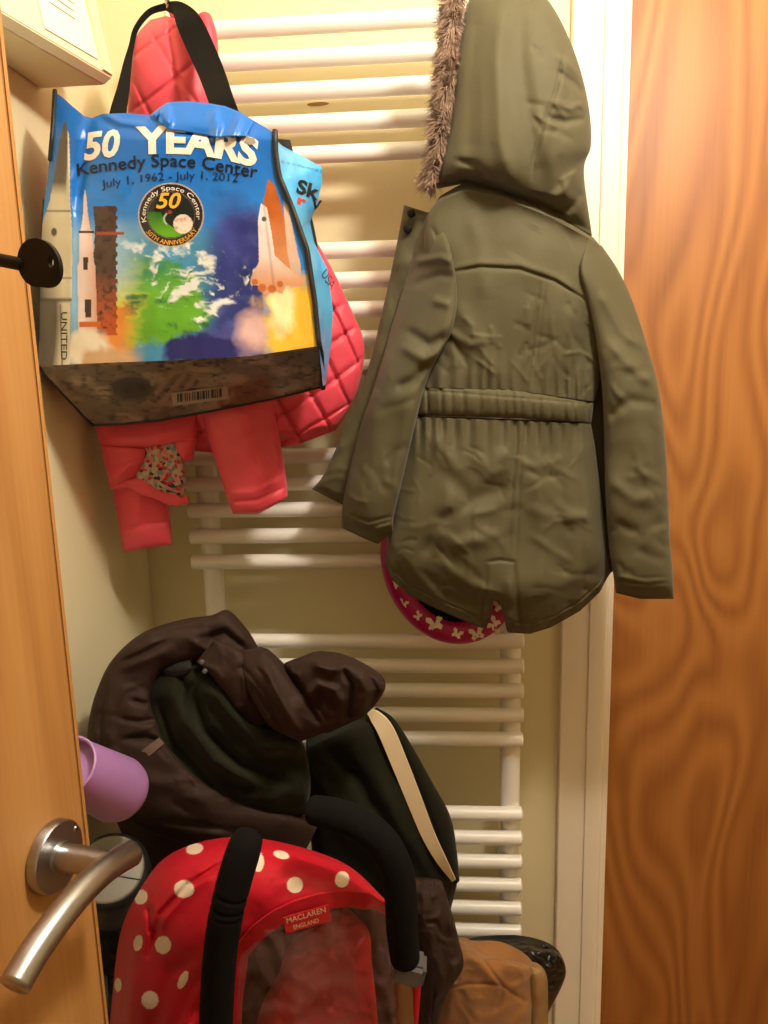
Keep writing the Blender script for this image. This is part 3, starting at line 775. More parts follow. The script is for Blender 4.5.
# shallow crown behind the rim
vs = []; fs = []; nr, na = 8, 48
for i in range(nr + 1):
    f = math.cos(i / nr * math.pi / 2 * .98)
    for k in range(na):
        a = 2 * math.pi * k / na
        p_ = P(hc[0] + ha * 1.06 * f * math.cos(a) + 8 * math.sin(a) * f, hc[1] + hb * 1.06 * f * math.sin(a), HY); p_[1] += .032 * math.sin(i / nr * math.pi / 2)
        vs.append(p_)
for i in range(nr):
    for k in range(na): fs.append((i * na + k, i * na + (k + 1) % na, (i + 1) * na + (k + 1) % na, (i + 1) * na + k))
fs.append(tuple(range(nr * na, (nr + 1) * na)))
sh = mesh_obj('shell', vs, fs, M['magenta'], hel)
wing = [(0, 0), (.35, .8), (.9, .95), (1.0, .45), (.55, .05), (.9, -.35), (.6, -.8), (.2, -.5)]
def butterfly(cx, cy, s, rot):
    pts = []
    for x, y in wing + [(-x, y) for x, y in wing[:0:-1]]:
        c_, s2 = math.cos(rot), math.sin(rot); pts.append((cx + s * (x * c_ - y * s2), cy - s * (x * s2 + y * c_)))
    a = np.array(pts); ctr = np.array([[cx, cy]])
    def Yr(x, y):                      # front of the rim tube there
        d_ = np.hypot((x - hc[0] - 8 * (y - hc[1]) / hb) / ha, (y - hc[1]) / hb) - .96
        d_ = np.clip(d_ * 66 / 14, -.98, .98)
        return HY - .002 - 14 * .7 * mpp(HY) * np.sqrt(1 - d_ * d_) - .0009
    W = P(a[:, 0], a[:, 1], Yr(a[:, 0], a[:, 1])); C_ = P(ctr[:, 0], ctr[:, 1], Yr(ctr[:, 0], ctr[:, 1]) - .0004)
    n_ = len(W); mesh_obj('butterfly', np.r_[W, C_], [(i, (i + 1) % n_, n_) for i in range(n_)], M['white_print'], hel, smooth=False)
for b_ in ((397, 584, 5.5, .5), (403, 604, 5, -.4), (435, 624, 8.5, .2), (457, 634, 5.5, -.5), (477, 634, 7.5, .3), (494, 624, 7, 1.0), (500, 606, 7, .2), (418, 616, 4.5, .9)): butterfly(*b_)

# ------------------------------------------------------------------ coral quilted jacket behind the bag
JY = -.165
hook(float(P(172, 12, -.17)[0]), 'chrome hook on the top rail inside the coral pink hood')
jk = thing('quilted_jacket', 'coral pink quilted jacket hanging by its hood behind the printed bag', 'coat', tuple(P(230, 515, JY)))
def quilt(x, y, s=30, a=.006, ox=0, oy=0):
    w1 = ((x - ox) * .62 + (y - oy) * .95) / s + .12 * np.sin(y / 23); w2 = ((x - ox) * .95 - (y - oy) * .5) / s + .1 * np.sin(x / 19)
    g1 = np.abs((w1 % 1) - .5) * 2; g2 = np.abs((w2 % 1) - .5) * 2
    return -a * (np.exp(-((1 - g1) / .10) ** 2) + np.exp(-((1 - g2) / .10) ** 2) - .25 * (2 - g1 ** 2 - g2 ** 2))
loft('hood', [([(150, 20), (166, 16), (186, 21)], JY, .010, .02), ([(137, 35), (168, 26), (203, 32)], JY - .005, .035, .03), ([(130, 58), (168, 52), (209, 55)], JY - .008, .045, .03),
              ([(128, 88), (168, 85), (214, 85)], JY - .01, .048, .03), ([(127, 118), (168, 118), (218, 118)], JY - .01, .046, .03), ([(120, 160), (230, 160)], JY - .01, .04, .03)], M['coral'], jk, n=80, nv=90,
     disp=lambda x, y: quilt(x, y, 42, .0026, 10, 8) + soft(x, y, 40, .004, 61) + folds(x, y, [([(168, 20), (175, 60), (182, 118)], 3, -.004), ([(195, 20), (203, 60)], 3, -.004)]))
tube('hood_edge', [(204, 18, JY + .006, 7), (208, 34, JY + .006, 8), (211, 55, JY + .006, 7)], M['coral'], jk, n=20, seg=14)
loft('body', [([(110, 150), (240, 150)], JY, .03, .03), ([(85, 210), (292, 205)], JY, .038, .04), ([(78, 260), (326, 258)], JY, .042, .045), ([(74, 310), (349, 305)], JY, .046, .045), ([(76, 350), (364, 345)], JY, .048, .045), ([(84, 390), (358, 388)], JY, .046, .045),
              ([(92, 415), (345, 415)], JY, .042, .04), ([(110, 440), (230, 455), (300, 444), (336, 430)], JY, .03, .03)], M['coral'], jk, n=110, nv=140,
     disp=lambda x, y: quilt(x, y, 31, .006, 6, 4) + soft(x, y, 30, .003, 63))
loft('sleeve', [([(196, 385), (268, 385)], JY - .035, .030, .025), ([(202, 415), (274, 410)], JY - .038, .034, .028), ([(212, 450), (280, 445)], JY - .040, .034, .028), ([(223, 485), (285, 475)], JY - .042, .032, .028), ([(230, 506), (258, 508), (287, 494)], JY - .042, .030, .027), ([(233, 514), (258, 514), (286, 499)], JY - .042, .022, .02)], M['coral'], jk, n=64, nv=90,
     disp=lambda x, y: folds(x, y, [([(228, 502), (258, 500), (287, 486)], 1.8, -.003), ([(226, 494), (255, 492), (285, 478)], 3, .002), ([(210, 430), (240, 440), (275, 425)], 6, -.003), ([(240, 400), (250, 450), (262, 490)], 10, .004)]) + soft(x, y, 30, .003, 64))
loft('sleeve', [([(106, 455), (168, 460)], JY - .012, .022, .02), ([(112, 486), (166, 492)], JY - .012, .024, .022), ([(117, 515), (169, 518)], JY - .012, .023, .022), ([(122, 545), (171, 538)], JY - .012, .021, .02), ([(124, 552), (171, 545)], JY - .012, .015, .015)], M['coral'], jk, n=56, nv=70,
     disp=lambda x, y: folds(x, y, [([(118, 532), (145, 524), (170, 522)], 2, -.0025), ([(135, 490), (142, 540)], 8, .003)]) + soft(x, y, 30, .003, 65))
loft('lining', [([(143, 440), (176, 438)], JY - .042, .006, .006), ([(140, 460), (181, 456)], JY - .045, .008, .006), ([(136, 476), (185, 474)], JY - .046, .008, .006), ([(152, 488), (185, 490)], JY - .044, .007, .006), ([(168, 496), (184, 497)], JY - .040, .004, .004)], M['floral'], jk, n=30, nv=40,
     disp=lambda x, y: wrinkle(x, y, 18, .002, 66))
def d_hp(x, y): return folds(x, y, [([(100, 440), (140, 440), (190, 430)], 6, .003), ([(110, 480), (130, 465), (142, 462)], 4, .004)]) + soft(x, y, 36, .003, 67)
loft('hem_panel', [([(95, 424), (198, 410)], JY - .035, .022, .02), ([(97, 434), (197, 424)], JY - .037, .026, .02), ([(99, 441), (145, 443), (172, 440), (196, 436)], JY - .037, .027, .02), ([(101, 446), (145, 448), (172, 443), (195, 441)], JY - .037, .02, .02)], M['coral'], jk, n=60, nv=40, disp=d_hp)
loft('hem_panel', [([(100, 442), (147, 446)], JY - .036, .022, .02), ([(104, 462), (146, 462)], JY - .036, .024, .02), ([(108, 478), (138, 474)], JY - .036, .022, .02), ([(112, 489), (128, 480)], JY - .034, .012, .012)], M['coral'], jk, n=40, nv=50, disp=d_hp)
loft('hem_panel', [([(172, 440), (196, 436)], JY - .036, .016, .02), ([(173, 452), (194, 448)], JY - .036, .016, .02), ([(175, 463), (192, 460)], JY - .034, .010, .012)], M['coral'], jk, n=30, nv=30, disp=d_hp)
tube('hem_roll', [(112, 483, JY - .038, 6), (135, 483, JY - .044, 8), (158, 494, JY - .044, 7), (180, 501, JY - .042, 5), (187, 499, JY - .040, 3)], M['coral'], jk, n=60, seg=20, flat=.6, disp=lambda t, th: .0018 * np.sin(t * 23 + 2 * np.cos(th)))

# ------------------------------------------------------------------ printed shopping bag
BY = -.350
bag = thing('shopping_bag', 'blue printed space centre shopping bag with black straps', 'bag', tuple(P(190, 425, BY + .06)))
def g_bag(x, y):
    g_ = BY + .030 * np.exp(-((x - 36) / 20) ** 2) - .008 * np.sin(np.clip((x - 60) / 240, 0, 1) * math.pi)
    g_ = g_ + .05 * np.clip((140 - y) / 60, 0, 1) ** 1.5
    g_ = g_ + .006 * (fbm(x / 60, y / 75, 3, 2) - .5) + .003 * (fbm(x / 24, y / 30, 9, 2) - .5)
    g_ = g_ - folds(x, y, [([(150, 118), (166, 108), (168, 128)], 5, .008), ([(90, 120), (84, 160), (76, 210)], 6, -.006), ([(68, 150), (72, 220), (70, 340)], 4, .004), ([(212, 108), (218, 125), (214, 140)], 4, .006),
                            ([(100, 112), (120, 122), (150, 126)], 4, .004), ([(240, 118), (230, 140)], 4, .005), ([(150, 150), (160, 250), (150, 350)], 14, .003), ([(230, 190), (240, 270), (235, 340)], 14, -.003), ([(166, 130), (215, 136)], 3, -.004)])
    return g_

def mix(a, b, t): return a + (b - a) * np.clip(t, 0, 1)[..., None]
def paint_bag(x, y):
    S = lambda c: np.asarray(lin(c))
    n1 = fbm(x / 38, y / 32, 101, 5); n2 = fbm(x / 14 + n1 * 3, y / 12, 77, 5); n3 = fbm(x / 20 + 3, y / 9 + n2 * 2, 55, 4)
    c = np.broadcast_to(S((18, 104, 196)), x.shape + (3,)).copy()
    c = mix(c, S((40, 126, 214)), (y - 150) / 70)
    # sea, land and cloud of the globe
    deep = np.clip((x - 196 - (n1 - .5) * 50 + (y - 270) * .1) / 34, 0, 1)
    sea = mix(np.broadcast_to(S((74, 142, 184)), c.shape), S((44, 56, 124)), deep)
    sea = mix(sea, S((90, 96, 160)), (n2 - .5) * 2.2 * deep)
    sea = mix(sea, S((76, 80, 150)), (y - 322 + (n1 - .5) * 30) / 14 * np.clip((x - 190) / 14, 0, 1))
    land = mix(np.broadcast_to(S((62, 138, 92)), c.shape), S((104, 172, 52)), (y - 262 + (n2 - .5) * 40) / 30)
    land = mix(land, S((206, 208, 60)), (150 - x + (n2 - .5) * 46) / 26 * np.clip((y - 256) / 30, 0, 1))
    land = mix(land, S((44, 110, 70)), (n2 - .58) * 6)
    lm = 1.0 - np.hypot((x - 150) / 58, (y - 305) / 58) + (n1 - .5) * .9 + (n2 - .5) * .6
    lm = np.maximum(lm, folds(x, y, [([(186, 306), (203, 316), (207, 330)], 5, 1.0)]) - .45)
    earth = mix(sea, land, lm / .14)
    earth = mix(earth, S((44, 46, 110)), (1.15 - np.hypot((x - 192) / 36, (y - 350) / 17) + (n1 - .5) * 1.3 + (n2 - .5) * .5) * 5 * np.clip((y - 320) / 8, 0, 1))
    sw = fbm(x / 11 + 2.4 * np.sin(y / 17 + n1 * 5), y / 7 + 2.0 * n1, 211, 5)
    d1, _ = polydist(x, y, [(205, 318), (222, 302), (238, 292), (256, 272)]); d2, _ = polydist(x, y, [(126, 248), (140, 246), (150, 262), (154, 282)])
    zone = np.maximum.reduce([1.1 - np.hypot((x - 194) / 24, (y - 289) / 15), .7 - d1 / 8, .75 - d2 / 7, .55 - np.hypot((x - 175) / 44, (y - 252) / 16), .6 - np.hypot((x - 126) / 10, (y - 252) / 16), .5 - np.hypot((x - 205) / 22, (y - 262) / 12)])
    earth = mix(earth, S((226, 232, 230)), (zone * 1.15 + (sw - .53) * 4.2) * 1.2)
    em = (y - 228 - 10 * (x < 120) + 26 * np.clip((x - 195) / 60, 0, 1) + (n1 - .5) * 34) / 16
    c = mix(c, S((130, 172, 204)), (y - 214) / 26 * (x < 150))
    c = mix(c, earth, em * np.clip((x - 100 + (n2 - .5) * 30) / 22, 0, 1) * np.clip((264 - x) / 10, 0, 1))
    c = mix(c, S((52, 60, 140)), (1.1 - np.hypot((x - 232) / 28, (y - 235) / 45) + (n1 - .5) * .5) * 1.1)
    # exhaust glow at both sides
    fl = (1.25 - np.hypot((x - 292) / 34, (y - 325) / 52) + (n2 - .5) * .8) * 1.8
    c = mix(c, S((232, 190, 64)), fl); c = mix(c, S((252, 236, 180)), (1.1 - np.hypot((x - 282) / 14, (y - 306) / 34) + (n2 - .5) * .6) * 2)
    c = mix(c, S((216, 178, 178)), (1.1 - np.hypot((x - 253) / 20, (y - 330) / 26) + (n1 - .5)) * 1.8)
    gl = (1.2 - np.hypot((x - 108) / 26, (y - 335) / 34) + (n2 - .5) * .7) * 1.8
    c = mix(c, S((222, 140, 62)), gl)
    c = mix(c, S((150, 186, 214)), (1 - np.hypot((x - 112) / 34, (y - 262) / 46)) * 1.2)
    # launch tower
    tw = (x > 94 + 1.2 * (n2 - .5) * 4) & (x < 116 + np.where(y % 9 < 4, 1.5, 0)) & (y > 206) & (y < 335)
    twc = mix(np.broadcast_to(S((74, 52, 46)), c.shape), S((178, 84, 44)), (y - 270) / 50); twc = mix(twc, S((40, 30, 34)), (fbm(x / 5, y / 4, 4, 3) - .5) * 3)
    c = np.where(tw[..., None], twc, c)
    arm = (np.abs(y - 233) < 1.5) & (x > 96) & (x < 124); c = np.where(arm[..., None], S((150, 60, 48)), c)
    # saturn style rocket
    hw = np.interp(y, [190, 196, 214, 228, 232, 262, 266, 345], [.3, 1.2, 2.4, 4.5, 6.5, 7, 9, 9.5])
    rk = (np.abs(x - (85 + (y - 190) * .02)) < hw) & (y > 190) & (y < 348)
    rc = mix(np.broadcast_to(S((226, 206, 204)), c.shape), S((206, 160, 140)), (x - 84) / 12)
    c = np.where(rk[..., None], rc, c)
    for x0, x1, y0, y1 in ((83, 88, 257, 270), (85, 91, 299, 317), (79, 94, 231, 233)):
        c = np.where(((x > x0) & (x < x1) & (y > y0) & (y < y1))[..., None], S((52, 32, 34)), c)
    c = np.where(((x > 79) & (x < 101) & (y > 322) & (y < 327))[..., None], S((196, 96, 44)), c)
    c = mix(c, S((234, 224, 206)), (1.15 - np.hypot((x - 88) / 26, (y - 348) / 18) + (n2 - .5) * .6) * 2.2)
    c = mix(c, S((206, 168, 130)), ((y - 344 + (n2 - .5) * 10) / 9) * np.clip((x - 80) / 8, 0, 1) * np.clip((146 - x) / 30, 0, 1))
    # booster in silver at the left fold
    le = np.interp(y, [120, 140, 170, 200, 230, 360], [64, 60, 55, 50, 40, 30]); re = np.interp(y, [120, 135, 165, 200, 230, 300, 304, 365], [65, 69, 70, 70, 72, 72, 70, 70])
    bo = (x > le) & (x < re) & (y > 122)
    bc = mix(np.broadcast_to(S((220, 214, 200)), c.shape), S((86, 76, 70)), (58 - x + 6 * np.sin(y / 40)) / 8 * np.clip((y - 296) / 6, .35, 1))
    bc = mix(bc, S((70, 62, 58)), (1 - np.abs(x - 61 - (y - 330) * .03) / 1.2) * (y > 304))
    bc = mix(bc, S((92, 78, 72)), (196 - y) / 14 * np.clip((68 - x) / 3, 0, 1)); bc = mix(bc, S((110, 96, 84)), (1 - np.abs(y - 211) / 1.6)); bc = mix(bc, S((60, 50, 46)), (1 - np.abs(y - 300) / 3.2)); bc = mix(bc, S((120, 108, 96)), (1 - np.abs(y - 278) / 1.5))
    bc = mix(bc, S((60, 52, 50)), (1 - np.hypot((x - 54) / 3.4, (y - 232) / 5)) * 3)
    c = np.where(bo[..., None], bc, c)
    # shuttle on its tank
    tank = inside(x, y, [(268, 179), (274, 184), (281, 204), (290, 244), (297, 268), (280, 280), (264, 250), (262, 208)])
    c = np.where(tank[..., None], mix(np.broadcast_to(S((176, 92, 34)), c.shape), S((206, 140, 96)), (y - 215) / 45), c)
    srb = inside(x, y, [(283, 200), (288, 206), (300, 262), (303, 286), (294, 288), (287, 250)])
    c = np.where(srb[..., None], S((206, 176, 156)), c)
    orb = inside(x, y, [(261, 203), (267, 208), (271, 230), (275, 256), (293, 272), (304, 280), (302, 287), (286, 286), (282, 294), (272, 291), (264, 295), (258, 286), (250, 284), (251, 277), (259, 262), (258, 220)])
    oc = mix(np.broadcast_to(S((226, 214, 212)), c.shape), S((222, 160, 120)), (y - 250) / 34)
    oc = mix(oc, S((150, 120, 116)), (1 - np.abs(x - 267 - (y - 230) * .12) / 2.0) * .5)
    c = np.where(orb[..., None], oc, c)
    for x0, y0, r_ in ((262, 288, 4), (272, 289, 4), (280, 284, 3), (255, 282, 3)):
        c = mix(c, S((196, 112, 60)), (1.2 - np.hypot(x - x0, y - y0) / r_) * 3)
    c = np.where(((np.hypot(x - 264, y - 219) < 2.5))[..., None], S((90, 80, 90)), c)
    # round emblem
    ex, ey = 171, 215; r_ = np.hypot((x - ex) / 1.0, (y - ey) / .98)
    c = np.where((r_ < 33)[..., None], S((186, 168, 150)), c); c = np.where((r_ < 31.6)[..., None], S((34, 30, 36)), c)
    c = np.where((r_ < 24.2)[..., None], S((96, 92, 96)), c); c = np.where((r_ < 23.4)[..., None], S((24, 34, 30)), c)
    gr = (r_ < 23) & ((np.hypot(x - 186, y - 205) > 26)) & (y > 212); c = np.where(gr[..., None], mix(np.broadcast_to(S((28, 100, 34)), c.shape), S((96, 160, 36)), (y - 212) / 20), c)
    mo = np.hypot(x - 183, y - 224) < 9.7; c = np.where(mo[..., None], mix(np.broadcast_to(S((226, 214, 200)), c.shape), S((196, 150, 136)), (fbm(x / 4, y / 4, 8, 2) - .45) * 3), c)
    c = mix(c, S((150, 60, 44)), (1 - np.hypot(x - 170, y - 212) / 2.5) * 3); c = mix(c, S((190, 190, 180)), (1 - np.abs(np.hypot(x - 170, y - 219) - 6) / 1.0) * (x < 167) * (y < 226) * 2)
    return c
top = [(55, 92), (62, 97), (72, 106), (84, 116), (92, 118), (102, 114), (125, 113), (150, 115), (160, 107), (168, 102), (188, 101), (208, 103), (225, 106), (240, 112), (256, 122), (268, 129), (275, 134)]
frows = [top, [(52, 130), (60, 132), (120, 140), (200, 142), (260, 150), (275.5, 152)], [(49, 165), (75, 170), (180, 175), (279, 176)], [(44, 205), (180, 208), (293, 210)], [(41, 250), (180, 250), (307, 250)], [(40, 300), (180, 300), (314.5, 300)], [(38, 366), (100, 363), (180, 360), (250, 356), (319, 346)]]
u = np.linspace(0, 1, 421); Rr = cr(np.stack([along(r, u) for r in frows]), 360)
bx_, by_ = Rr[..., 0], Rr[..., 1]
Vf = P(bx_, by_, g_bag(bx_, by_)); nv_, nu_ = bx_.shape
idx = np.arange(nv_ * nu_).reshape(nv_, nu_)
fq = np.stack([idx[:-1, :-1], idx[:-1, 1:], idx[1:, 1:], idx[1:, :-1]], -1).reshape(-1, 4)
me = bpy.data.meshes.new('front_panel'); me.from_pydata(Vf.reshape(-1, 3).tolist(), [], fq.tolist()); me.update()
front = link('front_panel', me, M['bag_print'], bag, True, paint_bag(bx_, by_).reshape(-1, 3))
WH = M['white_print']
px_text('lettering', '50', [(84, 160), (100, 157), (121, 155)], 25, g_bag, WH, front, bold=.035, shear=.22)
px_text('lettering', 'YEARS', [(136, 153), (165, 152), (195, 153), (220, 157), (256, 166)], 25, g_bag, WH, front, bold=.045, shear=.0)
px_text('lettering', 'Kennedy Space Center', [(78, 176), (100, 172), (135, 168), (165, 166), (200, 168), (230, 173), (257, 178)], 12.5, g_bag, M['ink_black'], front, bold=.008)
px_text('lettering', 'July 1, 1962 - July 1, 2012', [(102, 188), (135, 183), (165, 180), (200, 179), (238, 182)], 8, g_bag, M['ink_navy'], front, bold=.0)
px_text('lettering', 'MS', [(226, 143), (252, 151)], 8, g_bag, M['ink_grey'], front, bold=.02) if False else None
px_text('lettering', '50', [(156, 208), (181, 208)], 15, g_bag, M['ink_gold'], front, off=.0012, bold=.02, shear=.25)
def ring_text(s, a0, a1, r0, cap, mat):
    def fn(t, h):
        a = np.radians(a0 + (a1 - a0) * t); sgn = 1 if a1 < a0 else -1
        r_ = r0 + sgn * h * cap
        x = 171 + r_ * np.cos(a); y = 215 - r_ * .98 * np.sin(a)
        return P(x, y, g_bag(x, y) - .0011)
    text_map('lettering', s, fn, mat, front, bold=.004)
ring_text('Kennedy Space Center', 195, -10, 25.4, 4.6, WH)
ring_text('50TH ANNIVERSARY', 215, 330, 30.4, 4.6, M['ink_gold'])
def v_text(s, x0, y0, y1, cap):
    def fn(t, h):
        y = y0 + (y1 - y0) * t; x = x0 + h * cap
        return P(x, y, g_bag(x, y) - .0009)
    text_map('lettering', s, fn, M['ink_black'], front, bold=.004)
v_text('UNITED', 61, 312, 360, 6)
hemt = [(160, 108), (168, 102.5), (188, 101.5), (208, 103.5), (225, 106.5), (240, 112.5), (254, 121)]
hemb = [(158, 121), (168, 129), (184, 131), (200, 134), (218, 137), (232, 136), (246, 136)]
hu = np.linspace(0, 1, 60); ha_ = along(hemt, hu); hb_ = along(hemb, hu)
hr_ = []
for k_ in (0, .35, .7, 1):
    q_ = ha_ * (1 - k_) + hb_ * k_
    hr_.append([(a_[0], a_[1], float(g_bag(a_[0], a_[1])) - .0022 - .003 * k_) for a_ in q_])
sheet('folded_hem', hr_, M['bag_print'], bag, n=60, nv=24, th=.001, color=lambda x, y: np.broadcast_to(lin((22, 108, 202)), x.shape + (3,)), disp=lambda x, y: soft(x, y, 16, .0016, 140))
# small dark motif over the last letters
for k, (a, b) in enumerate(((232, 127), (240, 131), (247, 137))):
    pts = np.array([(a, b), (a + 7, b + 1), (a + 9, b + 6), (a + 3, b + 8), (a - 3, b + 5)], float)
    mesh_obj('printed_motif', P(pts[:, 0], pts[:, 1], g_bag(pts[:, 0], pts[:, 1]) - .0014), [(0, 1, 2, 3, 4)], M['ink_grey'], front, smooth=False)

# moon-ground base panel, tilting back below the front
def paint_base(x, y):
    S = lambda c: np.asarray(lin(c)); n1 = fbm(x / 26, y / 10, 31, 5); n2 = fbm(x / 7, y / 3, 32, 4)
    c = mix(np.broadcast_to(S((104, 86, 72)), x.shape + (3,)), S((146, 124, 104)), (n1 - .45) * 5); c = mix(c, S((48, 38, 34)), (n2 - .55) * 5)
    c = mix(c, S((40, 30, 28)), (1.1 - np.hypot((x - 132) / 24, (y - 388) / 13)) * 3); st_ = ((x + y * .8) % 13 < 6) & inside(x, y, [(146, 372), (232, 376), (236, 404), (160, 408)])
    c = np.where(st_[..., None], S((136, 112, 98)), c); return c
ftb = frows[-1]; bot = [(93, 425), (120, 424), (160, 420), (220, 409), (280, 397), (324, 386)]
def Yb(x, y, k): return g_bag(x, y) * (1 - k) + (BY + .095) * k
u = np.linspace(0, 1, 221)
ka = np.linspace(0, 1, 60)[:, None]; A_ = along(ftb, u); B_ = along(bot, u)
bx2 = A_[None, :, 0] * (1 - ka) + B_[None, :, 0] * ka; by2 = A_[None, :, 1] * (1 - ka) + B_[None, :, 1] * ka
Yq = Yb(A_[None, :, 0], A_[None, :, 1], ka) - .008 * np.sin(ka * math.pi) - .003 * (fbm(bx2 / 20, by2 / 14, 6, 2) - .5) * np.sin(ka * math.pi)
def g_base(x, y):
    k_ = np.clip((y - (366 - (x - 38) * .071)) / (425 - (x - 93) * .169 - (366 - (x - 38) * .071)), 0, 1)
    return g_bag(x, 360 - 0 * x) * (1 - k_) + (BY + .095) * k_ - .008 * np.sin(k_ * math.pi)
Vb = P(bx2, by2, Yq); idx = np.arange(60 * 221).reshape(60, 221)
fq = np.stack([idx[:-1, :-1], idx[:-1, 1:], idx[1:, 1:], idx[1:, :-1]], -1).reshape(-1, 4)
me = bpy.data.meshes.new('base_panel'); me.from_pydata(Vb.reshape(-1, 3).tolist(), [], fq.tolist()); me.update()
base = link('base_panel', me, M['bag_print'], bag, True, paint_base(bx2, by2).reshape(-1, 3))
# light blue side panel
seam = [(275, 134), (275.5, 152), (279, 176), (293, 210), (307, 250), (314.5, 300), (319, 346), (323, 386)]
outer = [(277, 143), (300, 155), (322, 167), (322, 182), (317, 205), (310, 222), (314, 242), (327, 268), (333, 310), (331, 345), (326, 384)]
sv = along(seam, np.linspace(0, 1, 90)); ov = along(outer, np.linspace(0, 1, 90))
kk = np.linspace(0, 1, 40)[None, :]
gx2 = sv[:, :1] * (1 - kk) + ov[:, :1] * kk; gy2 = sv[:, 1:] * (1 - kk) + ov[:, 1:] * kk
gY0 = g_bag(sv[:, 0], sv[:, 1])[:, None]
gY = gY0 * (1 - kk) + (BY + .09) * kk + .010 * np.sin(kk * math.pi) + .006 * (fbm(gx2 / 10, gy2 / 26, 12, 2) - .5)
def paint_side(x, y):
    S = lambda c: np.asarray(lin(c)); n = fbm(x / 8, y / 30, 3, 3)
    c = mix(np.broadcast_to(S((84, 178, 232)), x.shape + (3,)), S((56, 150, 220)), (n - .45) * 3)
    c = mix(c, S((20, 90, 130)), (1 - np.abs(fbm(x / 4, y / 40, 9, 2) - .5) / .05) * (y > 340) * .8); c = np.where(((np.abs(y - 165 - (x - 296) * .25) < .8))[..., None], S((40, 120, 170)), c)
    return c
idx = np.arange(90 * 40).reshape(90, 40); fq = np.stack([idx[:-1, :-1], idx[:-1, 1:], idx[1:, 1:], idx[1:, :-1]], -1).reshape(-1, 4)
me = bpy.data.meshes.new('side_panel'); me.from_pydata(P(gx2, gy2, gY).reshape(-1, 3).tolist(), [], fq.tolist()); me.update()
side_ = link('side_panel', me, M['bag_print'], bag, True, paint_side(gx2, gy2).reshape(-1, 3))
def g_side(x, y):
    s_ = np.interp(y, [p[1] for p in seam], [p[0] for p in seam]); o_ = np.interp(y, [143, 155, 167, 182, 205, 222, 242, 268, 310, 345, 384], [277, 300, 322, 322, 317, 310, 314, 327, 333, 331, 326])
    k_ = np.clip((x - s_) / (o_ - s_ + 1e-6), 0, 1); return g_bag(s_, y) * (1 - k_) + (BY + .09) * k_ + .010 * np.sin(k_ * math.pi)
def look(GX, GY_, GZ):
    fx_, fy_, fz_ = GX.ravel(), GY_.ravel(), GZ.ravel()
    def g_(x, y):
        x = np.asarray(x, float); y = np.asarray(y, float); out = np.empty(x.shape)
        for i_ in np.ndindex(x.shape):
            d_ = (fx_ - x[i_]) ** 2 + (fy_ - y[i_]) ** 2; k_ = np.argpartition(d_, 4)[:4]; w_ = 1 / (d_[k_] + .05); out[i_] = (fz_[k_] * w_).sum() / w_.sum()
        return out
    return g_
g_side = look(gx2, gy2, gY); g_bs = look(bx2, by2, Yq)
q4 = np.array([(171, 393), (227, 386), (229, 399), (173, 406)], float)
mesh_obj('barcode_label', P(q4[:, 0], q4[:, 1], g_bs(q4[:, 0], q4[:, 1]) - .0016), [(0, 1, 2, 3)], plain('label_beige', (168, 150, 128), .5), base, smooth=False)
rnd = random.Random(7); x = 177.0
while x < 222:
    w_ = rnd.choice((1.0, 1.0, 1.8, 2.6)); yt = 394.2 - (x - 175) * .125; yb_ = yt + 8.5
    q4 = np.array([(x, yt), (x + w_, yt - .12 * w_), (x + w_ + .3, yb_ - .12 * w_), (x + .3, yb_)])
    mesh_obj('barcode_bar', P(q4[:, 0], q4[:, 1], g_bs(q4[:, 0], q4[:, 1]) - .0022), [(0, 1, 2, 3)], M['ink_black'], base, smooth=False)
    x += w_ + rnd.choice((1.0, 1.4, 2.2))
px_text('lettering', 'Sk', [(296, 192), (318, 200)], 13, g_side, M['ink_black'], side_, off=.0016, bold=.035)
px_text('lettering', 'V', [(311, 208), (320, 211)], 10, g_side, M['ink_black'], side_, off=.0016, bold=.03)
px_text('lettering', 'r', [(297, 203), (306, 206)], 8, g_side, M['ink_red'], side_, off=.0016, bold=.05)
px_text('lettering', 'USA', [(321, 275), (331, 290)], 6, g_side, M['ink_navy'], side_, off=.0016)
# back and left panels close the bag
sheet('back_panel', [[(70, 120, BY + .09), (290, 140, BY + .09)], [(60, 250, BY + .095), (318, 250, BY + .095)], [(93, 424, BY + .096), (324, 386, BY + .096)]], M['black_cloth'], bag, 30, 30)
sheet('side_panel', [[(55, 93, BY + .05), (74, 120, BY + .089)], [(42, 250, BY + .03), (62, 250, BY + .094)], [(38, 366, BY + .03), (93, 424, BY + .095)]], M['black_cloth'], bag, 16, 40)
def bind(pts, gf, r_=2.3, off=.001):
    a = along(pts, np.linspace(0, 1, 40)); return tube('binding', [(p[0], p[1], gf(p[0], p[1]) - off, r_) for p in a], M['black_bind'], bag, n=120, seg=8)
bind([(275, 131)] + seam[1:-1] + [(321, 350), (323, 388)], lambda x, y: float(g_bag(np.array(x), np.array(min(y, 360)))) * (1 - max(0, (y - 346) / 42)) + (BY + .09) * max(0, (y - 346) / 42), 2.7)
bind([(55, 91), (53, 125), (50, 160)], lambda x, y: float(g_bag(np.array(x), np.array(y))), 2.2)
bind([(44, 200), (41, 250), (40, 300), (38, 364)], lambda x, y: float(g_bag(np.array(x), np.array(y))) + .003, 1.4)
bind([(38, 366), (66, 396), (93, 425)], lambda x, y: BY + .03 + (x - 38) / 55 * .066, 2.4)
bind(bot, lambda x, y: BY + .096, 1.5)
sp = bag
ribbon('strap', [(227, 116, BY + .022, 25), (221, 100, BY + .03, 25), (211, 72, BY + .07, 26), (198, 42, BY + .105, 27), (188, 21, BY + .12, 25), (178, 9, BY + .142, 16), (166, 6, BY + .17, 8)], M['black_web'], sp, .0022, 70)
